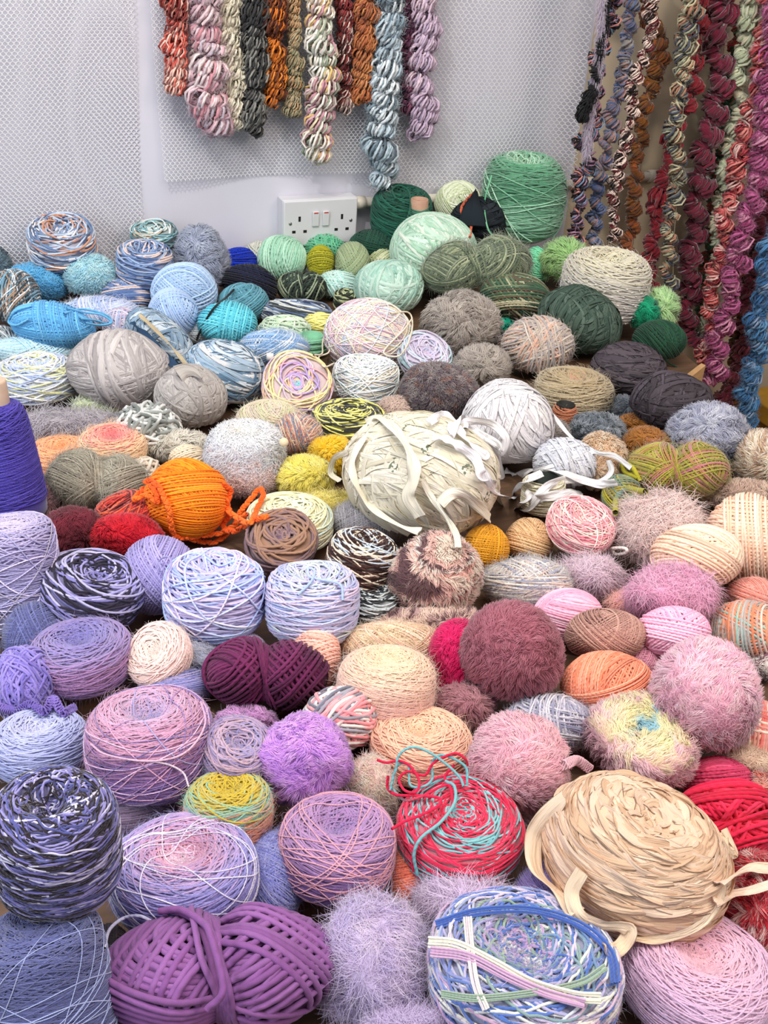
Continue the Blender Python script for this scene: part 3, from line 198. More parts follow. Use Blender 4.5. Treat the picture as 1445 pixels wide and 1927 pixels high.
LOOSE=[
(38,'crocheted_cord','f0601c ff7828',0.00338,'c','orange red crocheted cord',[(-0.484,-0.8352,0.8259),(-0.4773,-0.8664,0.8328),(-0.4747,-0.8802,0.8258),(-0.4714,-0.8895,0.8141),(-0.4704,-0.8908,0.7951),(-0.4663,-0.8872,0.7778),(-0.4537,-0.8861,0.7717),(-0.4351,-0.8853,0.7705),(-0.4126,-0.8818,0.7675),(-0.3939,-0.8857,0.7795),(-0.3859,-0.8991,0.7992)]),
(38,'crocheted_cord','f0601c ff7828',0.00307,'c','orange red crocheted cord',[(-0.4872,-0.8241,0.8082),(-0.5035,-0.8548,0.8133),(-0.4902,-0.8585,0.8187),(-0.4815,-0.877,0.8189),(-0.482,-0.865,0.8279),(-0.4853,-0.8234,0.8167)]),
(38,'crocheted_cord','f0601c ff7828',0.00338,'c','orange red crocheted cord',[(-0.4051,-0.8688,0.8245),(-0.3956,-0.867,0.8126),(-0.4034,-0.8762,0.7972),(-0.3972,-0.8994,0.7965),(-0.3949,-0.9448,0.8168),(-0.3776,-0.9094,0.8088),(-0.3618,-0.8831,0.8104),(-0.3618,-0.8679,0.8095),(-0.3768,-0.8707,0.7956),(-0.3865,-0.8731,0.7858),(-0.3959,-0.8785,0.7718),(-0.4169,-0.8802,0.7555),(-0.438,-0.8803,0.7605),(-0.4541,-0.8889,0.7751)]),
(38,'crocheted_cord','f0601c ff7828',0.00338,'c','orange red crocheted cord',[(-0.4041,-0.8775,0.8089),(-0.3998,-0.8757,0.7869),(-0.4073,-0.8739,0.7711),(-0.402,-0.9021,0.7804),(-0.3867,-0.9458,0.8207),(-0.3749,-0.9483,0.8234)]),
(56,'loose_elastic','f4f2f6 ffffff',0.00532,'r','',[(-0.1959,-0.9584,0.9181),(-0.1759,-0.9406,0.9137),(-0.133,-0.8782,0.8786),(-0.1627,-0.9678,0.9095),(-0.1563,-0.9873,0.9007),(-0.1407,-0.9945,0.8868),(-0.1407,-0.987,0.8909)]),
(56,'loose_elastic','f4f2f6 ffffff',0.00603,'r','',[(-0.1806,-0.9841,0.9138),(-0.1626,-0.9561,0.9115),(-0.0969,-0.8496,0.8545),(-0.0637,-0.8328,0.8241),(-0.0486,-0.854,0.8058),(-0.0284,-0.8405,0.7685),(-0.0159,-0.8419,0.7396),(-0.0009,-0.865,0.7156)]),
(56,'loose_elastic','f4f2f6 ffffff',0.00603,'r','',[(-0.2001,-0.9799,0.9133),(-0.1862,-0.9859,0.9104),(-0.1745,-0.9935,0.9041),(-0.1578,-1.003,0.8914),(-0.1513,-1.0141,0.8711),(-0.0655,-0.9013,0.7703),(-0.0192,-0.8569,0.7048)]),
(56,'loose_elastic','f4f2f6 ffffff',0.00532,'r','',[(-0.1556,-0.9653,0.9085),(-0.099,-0.8703,0.8621),(-0.053,-0.8479,0.8415),(-0.0397,-0.865,0.8278),(-0.0444,-0.8672,0.8083),(-0.0476,-0.8596,0.8171),(-0.0619,-0.8414,0.8236),(-0.0683,-0.8303,0.8281)]),
(56,'loose_elastic','f4f2f6 ffffff',0.00568,'r','',[(-0.0384,-0.8481,0.6963),(-0.0202,-0.8563,0.6962),(-0.0198,-0.8913,0.7258),(-0.0465,-0.9528,0.7794),(-0.0277,-0.9575,0.8075),(0.0167,-0.9334,0.7962),(0.0564,-0.9174,0.7766),(0.0761,-0.9018,0.7523)]),
(56,'loose_elastic','f4f2f6 ffffff',0.00568,'r','',[(-0.0095,-0.8363,0.7378),(0.0054,-0.8359,0.7482),(0.0068,-0.864,0.7709),(0.005,-0.9263,0.8048),(0.0409,-0.9335,0.7906),(0.056,-0.948,0.7908),(0.0599,-0.9732,0.8067)]),
(56,'loose_elastic','f0f0f4 fafafa',0.00355,'r','',[(0.0286,-0.8241,0.8576),(0.0617,-0.8132,0.8199),(0.0728,-0.8469,0.8018),(0.0619,-0.9149,0.8186),(0.0833,-0.929,0.8166),(0.1008,-0.9438,0.8041)]),
(56,'loose_elastic','f0f0f4 fafafa',0.00426,'r','',[(0.0749,-0.9299,0.8123),(0.0777,-0.9355,0.8003),(0.0723,-0.935,0.7892),(0.0632,-0.9315,0.7825)]),
(56,'loose_elastic','f4f2f6 ffffff',0.00639,'r','',[(-0.0184,-0.8258,0.7433),(-0.0248,-0.8396,0.719),(-0.0183,-0.8545,0.7015),(-0.016,-0.8952,0.7291),(-0.0411,-0.9584,0.7916),(-0.0168,-0.9658,0.7976),(0.0434,-0.9243,0.7685)]),
(55,'loose_fabric_strip','e6e0cc efe9d8',0.00799,'r','',[(-0.2322,-0.8707,0.8763),(-0.2265,-0.8951,0.8971),(-0.2324,-0.9546,0.9117),(-0.2286,-0.992,0.898),(-0.2313,-1.0056,0.8798),(-0.2372,-1.0086,0.8593),(-0.2265,-1.0191,0.8387)]),
(55,'loose_fabric_strip','e6e0cc efe9d8',0.00676,'r','',[(-0.2058,-1.0235,0.8538),(-0.194,-1.0233,0.8636),(-0.1788,-1.0241,0.8601),(-0.1568,-1.0205,0.8404),(-0.1314,-1.0061,0.811)]),
(55,'loose_fabric_strip','e6e0cc efe9d8',0.00369,'r','',[(-0.2208,-1.0066,0.8753),(-0.2108,-1.016,0.8557),(-0.2056,-1.0409,0.8461),(-0.2162,-1.0849,0.8555),(-0.225,-1.1084,0.856)]),
(55,'loose_fabric_strip','e6e0cc efe9d8',0.00492,'r','',[(-0.2555,-0.925,0.8934),(-0.2692,-0.9297,0.8778),(-0.2756,-0.9382,0.8631),(-0.274,-0.9526,0.847),(-0.2623,-0.9706,0.8278),(-0.2497,-1.0094,0.8283),(-0.2472,-1.0639,0.8516)]),
(55,'loose_fabric_strip','dcd6c0 e6e0cc',0.00369,'r','',[(-0.2707,-0.9127,0.869),(-0.2717,-0.8737,0.84),(-0.2742,-0.8675,0.8169),(-0.2691,-0.8869,0.8159)]),
(161,'loose_tangle','7ab8bc 6cacb4',0.00102,'t','teal loose loop',[(-0.3942,-1.3537,0.8394),(-0.3895,-1.3481,0.8506),(-0.3794,-1.3487,0.8564),(-0.3682,-1.3553,0.854),(-0.3565,-1.3657,0.8464),(-0.3498,-1.376,0.8404),(-0.3503,-1.384,0.8388)]),
(161,'loose_tangle','7ab8bc 6cacb4',0.00102,'t','teal loose loop',[(-0.3989,-1.3567,0.8242),(-0.3911,-1.3493,0.8402),(-0.3829,-1.3519,0.8417),(-0.3845,-1.3618,0.8302),(-0.377,-1.3688,0.8328),(-0.3681,-1.3657,0.8347),(-0.3654,-1.358,0.8442),(-0.3565,-1.3583,0.8495),(-0.343,-1.3703,0.8446),(-0.3453,-1.3808,0.8356)]),
(161,'loose_tangle','e0204c d81844',0.00102,'t','crimson loose loop',[(-0.4053,-1.3419,0.8448),(-0.3988,-1.3458,0.8434),(-0.3894,-1.3488,0.845),(-0.3821,-1.3542,0.842),(-0.3786,-1.3648,0.8352),(-0.3848,-1.3723,0.8333),(-0.3903,-1.3641,0.8287),(-0.3916,-1.356,0.8332),(-0.3842,-1.3556,0.8384),(-0.3729,-1.3619,0.8367),(-0.3645,-1.3596,0.8455),(-0.3489,-1.3619,0.8522),(-0.3419,-1.3671,0.8492),(-0.3349,-1.3609,0.8339)]),
(161,'loose_tangle','e0204c d81844',0.00113,'t','crimson loose loop',[(-0.3978,-1.3484,0.8312),(-0.3993,-1.3534,0.8228),(-0.395,-1.3615,0.8225),(-0.3848,-1.373,0.83),(-0.3709,-1.3831,0.8332),(-0.373,-1.3896,0.8326),(-0.3873,-1.3924,0.831),(-0.4023,-1.3925,0.8287),(-0.4144,-1.3967,0.8297)]),
(161,'loose_tangle','e0204c d81844',0.00113,'t','crimson loose loop',[(-0.3482,-1.3628,0.8408),(-0.3577,-1.367,0.8343),(-0.358,-1.3785,0.8337),(-0.3656,-1.3951,0.8316),(-0.3854,-1.405,0.83),(-0.399,-1.41,0.8263),(-0.404,-1.414,0.8131),(-0.4038,-1.4176,0.8024)]),
(161,'loose_tangle','7ab8bc 6cacb4',0.00123,'t','teal loose loop',[(-0.3591,-1.3709,0.8345),(-0.3553,-1.3789,0.8355),(-0.3612,-1.392,0.8332),(-0.3777,-1.404,0.8317),(-0.3967,-1.4105,0.8283),(-0.4037,-1.4154,0.8187),(-0.4028,-1.4219,0.8035)]),
(161,'loose_tangle','7ab8bc e0204c',0.00102,'t','',[(-0.3971,-1.3533,0.8242),(-0.3909,-1.3659,0.8202),(-0.3828,-1.3764,0.8311),(-0.3639,-1.3738,0.8333),(-0.3468,-1.3756,0.835)]),
(176,'loose_fabric_strip','ecd0b8 f4d8c4',0.00430,'r','',[(-0.2315,-1.535,0.8565),(-0.2024,-1.5231,0.8396),(-0.183,-1.5189,0.8335),(-0.1702,-1.5238,0.8334)]),
(176,'loose_fabric_strip','ecd0b8 f4d8c4',0.00391,'r','',[(-0.2364,-1.5411,0.8462),(-0.2112,-1.5312,0.832),(-0.1937,-1.5312,0.8279),(-0.1784,-1.5342,0.8319)]),
(176,'loose_fabric_strip','ecd2b4 f0d8bc',0.00547,'r','',[(-0.3151,-1.4944,0.8558),(-0.3232,-1.4981,0.8413),(-0.324,-1.5121,0.8338),(-0.3091,-1.5181,0.825),(-0.2974,-1.5257,0.8277),(-0.2925,-1.5292,0.8241),(-0.3021,-1.5332,0.8167),(-0.3226,-1.5426,0.8365)]),
(176,'loose_fabric_strip','ecd2b4 f0d8bc',0.00665,'r','',[(-0.3007,-1.4423,0.8696),(-0.3125,-1.4377,0.8441),(-0.3182,-1.4394,0.8281),(-0.3231,-1.4566,0.8146),(-0.3212,-1.4822,0.8212),(-0.3249,-1.51,0.8345)]),
(176,'loose_fabric_strip','ecd2b4 f0d8bc',0.00313,'r','',[(-0.1745,-1.478,0.8267),(-0.173,-1.4933,0.8194),(-0.1862,-1.502,0.8298),(-0.2092,-1.5092,0.8575)]),
(176,'loose_fabric_strip','e8ccac f0d8bc',0.00313,'r','',[(-0.192,-1.4947,0.843),(-0.216,-1.5252,0.8507),(-0.231,-1.5391,0.8402),(-0.249,-1.5436,0.8283),(-0.2731,-1.5376,0.8185),(-0.2915,-1.5273,0.8154)]),
(6,'loose_end','6bbbe8 74c0ee',0.00164,'t','',[(-0.5092,-0.3337,0.8357),(-0.4821,-0.3018,0.8278),(-0.4577,-0.294,0.8191),(-0.4367,-0.2878,0.8051),(-0.44,-0.2927,0.7958),(-0.4605,-0.306,0.8092),(-0.4868,-0.3326,0.8246)]),
(6,'loose_end','6bbbe8 74c0ee',0.00164,'t','',[(-0.5033,-0.3214,0.8389),(-0.4751,-0.3058,0.8235),(-0.4511,-0.302,0.8163),(-0.4366,-0.306,0.8042),(-0.4542,-0.3143,0.804),(-0.48,-0.3356,0.8183)]),
(6,'loose_end','6bbbe8 74c0ee',0.00164,'t','',[(-0.5516,-0.3107,0.8435),(-0.5748,-0.3026,0.8343),(-0.587,-0.2897,0.8135),(-0.5784,-0.319,0.8182),(-0.5591,-0.3322,0.8315)]),
(61,'loose_end','eadcc0 f0e4cc',0.00125,'t','',[(-0.0503,-0.5047,0.8572),(-0.009,-0.4778,0.8448),(-0.0067,-0.4917,0.8307),(-0.0356,-0.5436,0.8242),(-0.0505,-0.5449,0.8048),(-0.0704,-0.5334,0.8091),(-0.0329,-0.5188,0.8353),(-0.008,-0.4911,0.8393)]),
(61,'loose_end','eadcc0 f0e4cc',0.00125,'t','',[(-0.1151,-0.4601,0.8506),(-0.1334,-0.4463,0.8168),(-0.1337,-0.4688,0.7908),(-0.1631,-0.5034,0.7981),(-0.1929,-0.6105,0.8326),(-0.1504,-0.5343,0.7996)]),
(61,'loose_end','eadcc0 f0e4cc',0.00125,'t','',[(-0.1105,-0.4129,0.828),(-0.1255,-0.4158,0.7859),(-0.1492,-0.4785,0.7922),(-0.2029,-0.5933,0.8441)]),
(86,'loose_end','7cc498 5aa67c',0.00156,'t','',[(0.3147,-0.1055,0.9456),(0.2918,-0.1316,0.9041),(0.2611,-0.2113,0.8795),(0.224,-0.3256,0.8931)]),
(19,'tie_thread','1a2428 10181c',0.00181,'t','dark tie thread',[(-0.225,-0.2472,0.8178),(-0.2468,-0.2785,0.8172),(-0.2748,-0.3377,0.8308),(-0.2914,-0.3517,0.8218),(-0.3061,-0.3404,0.7878),(-0.3105,-0.3349,0.7725)]),
(81,'loose_end','1c5c48',0.00152,'t','',[(0.1199,-0.1081,0.9116),(0.125,-0.0766,0.9193),(0.1412,-0.0677,0.925),(0.1533,-0.0858,0.9204),(0.1435,-0.1206,0.9089),(0.134,-0.141,0.8909)]),
(163,'loose_end','c8c8e8 dcdcf0',0.00114,'t','',[(-0.6283,-1.4418,0.852),(-0.6221,-1.4118,0.8284),(-0.6116,-1.4003,0.821),(-0.6017,-1.4069,0.8272),(-0.5951,-1.4129,0.8267)]),
(152,'loose_end','dcb8cc d0a8c4',0.00085,'t','',[(-0.5216,-1.2541,0.863),(-0.5226,-1.2712,0.8559),(-0.5351,-1.2875,0.8523),(-0.5516,-1.2952,0.8509),(-0.5752,-1.294,0.8537),(-0.6001,-1.2791,0.8542),(-0.6097,-1.2664,0.8564)]),
(152,'loose_end','e0d0dc d0a8c4',0.00075,'t','',[(-0.5696,-1.2955,0.8533),(-0.5564,-1.2978,0.8467),(-0.5476,-1.3021,0.8395),(-0.5457,-1.31,0.8325)]),
(150,'curly_end','8f78cc 7c68bc',0.00431,'w','',[(-0.6719,-1.1277,0.7909),(-0.6596,-1.1351,0.7888),(-0.6467,-1.1427,0.7997),(-0.6367,-1.1623,0.8059),(-0.628,-1.1459,0.8031),(-0.6227,-1.1706,0.8079),(-0.6127,-1.1496,0.7914)]),
(84,'stitching','d86848 c05838',0.00255,'c','orange stitching',[(0.2888,-0.093,0.9118),(0.2671,-0.1051,0.9021),(0.2444,-0.1306,0.8945),(0.2409,-0.1492,0.8841),(0.2519,-0.1516,0.8941),(0.262,-0.1632,0.8909),(0.2515,-0.1647,0.8801),(0.2395,-0.1861,0.8733),(0.2177,-0.2266,0.8714)]),
(117,'curly_end','f4e8e0',0.00183,'t','white curled end',[(-0.0062,-1.0684,0.7799),(-0.0092,-1.0765,0.7902),(-0.01,-1.099,0.805),(-0.0083,-1.1003,0.7997),(-0.006,-1.082,0.7851),(-0.0047,-1.0699,0.7821)]),
(112,'loose_end','b8b030 a8a028',0.00307,'t','',[(0.1083,-0.9579,0.7922),(0.1046,-0.942,0.8033),(0.0989,-0.9288,0.8033),(0.0995,-0.9356,0.7944),(0.1064,-0.9541,0.7943)]),
(112,'loose_end','a8a42c 6a8478',0.00342,'t','',[(0.0327,-1.0617,0.8496),(0.0514,-1.0063,0.8166),(0.0388,-1.0059,0.8067),(-0.0006,-1.0586,0.8255)]),
(97,'loose_end','143c28',0.00132,'t','',[(0.3754,-0.5617,0.8155),(0.3822,-0.5918,0.7946),(0.4161,-0.589,0.7615),(0.4459,-0.5929,0.7454)]),
(145,'loose_end','a8a0d0 b4acda',0.00097,'t','',[(-0.5048,-1.0153,0.8238),(-0.5052,-1.0068,0.8311),(-0.4986,-1.0156,0.8401),(-0.4998,-1.0398,0.8475),(-0.5076,-1.0511,0.8424),(-0.5069,-1.066,0.84)]),
(144,'loose_end','a8c0e4 b8c8ec',0.00132,'t','',[(-0.3982,-1.1221,0.8456),(-0.3811,-1.1103,0.8492),(-0.3721,-1.0948,0.8491),(-0.3766,-1.0888,0.8492),(-0.3793,-1.1002,0.8481),(-0.3724,-1.1084,0.8491),(-0.3555,-1.1214,0.848),(-0.357,-1.1339,0.8384)]),
(173,'loose_strand','84508e 8a5694',0.00231,'t','',[(-0.5892,-1.4143,0.8359),(-0.5768,-1.4242,0.8443),(-0.567,-1.4435,0.8519),(-0.565,-1.4582,0.8568),(-0.5647,-1.487,0.8425),(-0.5757,-1.4897,0.8305)]),
(174,'thick_strand','f0eedc e4e0cc',0.00322,'b','white strand',[(-0.4291,-1.4951,0.8343),(-0.4153,-1.5084,0.8421),(-0.4,-1.5305,0.8458),(-0.3853,-1.5521,0.8477),(-0.3638,-1.5681,0.8458),(-0.3475,-1.5738,0.8428)]),
(174,'thick_strand','d0a8c8 c49cc0',0.00286,'b','pink strand',[(-0.4321,-1.5044,0.8383),(-0.4135,-1.5199,0.8446),(-0.3962,-1.5444,0.848),(-0.3791,-1.5614,0.847),(-0.3595,-1.5741,0.8441)]),
(174,'thick_strand','4468b8 3c5cac',0.00268,'b','cobalt strand',[(-0.4169,-1.4812,0.8284),(-0.3886,-1.4869,0.8368),(-0.3545,-1.499,0.8384),(-0.3286,-1.519,0.8363),(-0.3202,-1.5424,0.8351),(-0.3285,-1.5637,0.8349)]),
(174,'thick_strand','ece8d8 d8c8d0',0.00250,'b','white strand',[(-0.4022,-1.4958,0.8487),(-0.408,-1.5128,0.8434),(-0.4174,-1.539,0.8458),(-0.418,-1.5555,0.8426)]),
(174,'thick_strand','9cb09c 8ca890',0.00214,'b','sage strand',[(-0.4375,-1.533,0.8366),(-0.4197,-1.5477,0.8442),(-0.388,-1.5573,0.8468),(-0.3552,-1.5606,0.8442),(-0.3338,-1.5575,0.8456)]),
(134,'loose_end','ecc0cc e8b4c4',0.00476,'w','',[(-0.2673,-1.3921,0.8416),(-0.245,-1.3796,0.8268),(-0.2306,-1.3791,0.813)]),
(176,'torn_end','ecd2b4 e4c8aa',0.00586,'p','',[(-0.1752,-1.4755,0.8182),(-0.1747,-1.4877,0.8185),(-0.1824,-1.503,0.8272)]),
(84,'pointed_corner','20282e 181e24',0.02751,'p','pointed black cloth corner',[(0.244,-0.1808,0.8764),(0.2499,-0.1681,0.8989),(0.2613,-0.1469,0.91),(0.2794,-0.1143,0.9219)]),
(24,'torn_flap','bab4ae b0aaa4',0.01321,'p','',[(-0.3962,-0.6023,0.8413),(-0.3863,-0.6002,0.8446),(-0.3753,-0.605,0.8439),(-0.3672,-0.6155,0.8382)]),
(84,'sticker','e8ecec',0.00357,'q','white sticker',[(0.273,-0.1615,0.8888),(0.2738,-0.1624,0.888)]),
(26,'paper_tag','f0eeea',0.00747,'q','square white paper tag',[(-0.2284,-0.4663,0.7906),(-0.2277,-0.4667,0.7898)]),
(42,'paper_tag','e0d0b0',0.00546,'q','round beige paper tag',[(-0.3156,-0.8146,0.8372),(-0.3149,-0.8145,0.8363)]),
(56,'loose_elastic','f4f2f6 ffffff',0.00532,'r','',[(-0.1362,-1.0074,0.8614),(-0.0596,-0.9043,0.7592),(-0.0292,-0.8858,0.7307),(-0.0509,-0.9453,0.7819),(-0.0473,-0.9514,0.7999)]),
(56,'loose_elastic','ececf0 f8f8fa',0.00497,'r','',[(-0.1523,-1.0084,0.8815),(-0.1305,-1.0057,0.8492),(-0.0453,-0.905,0.7626),(0.0018,-0.8461,0.7348),(-0,-0.8352,0.7496),(-0.0108,-0.8268,0.7549)]),
(56,'loose_elastic','ececf0 f8f8fa',0.00497,'r','',[(-0.025,-0.851,0.7049),(-0.0237,-0.8753,0.7479),(-0.0442,-0.9339,0.8044),(-0.0196,-0.9286,0.8087)]),
(21,'seam_strip','34506c 2c4460',0.00567,'r','dark navy seam edge',[(-0.4206,-0.4033,0.8406),(-0.4048,-0.4252,0.826),(-0.3911,-0.4883,0.8208),(-0.39,-0.5968,0.8404)]),
(21,'seam_strip','ccbc9c b8a888',0.00324,'r','tan stitched seam',[(-0.4087,-0.4014,0.8503),(-0.3922,-0.4236,0.8357),(-0.375,-0.4672,0.8209),(-0.3693,-0.5338,0.8215)]),
]
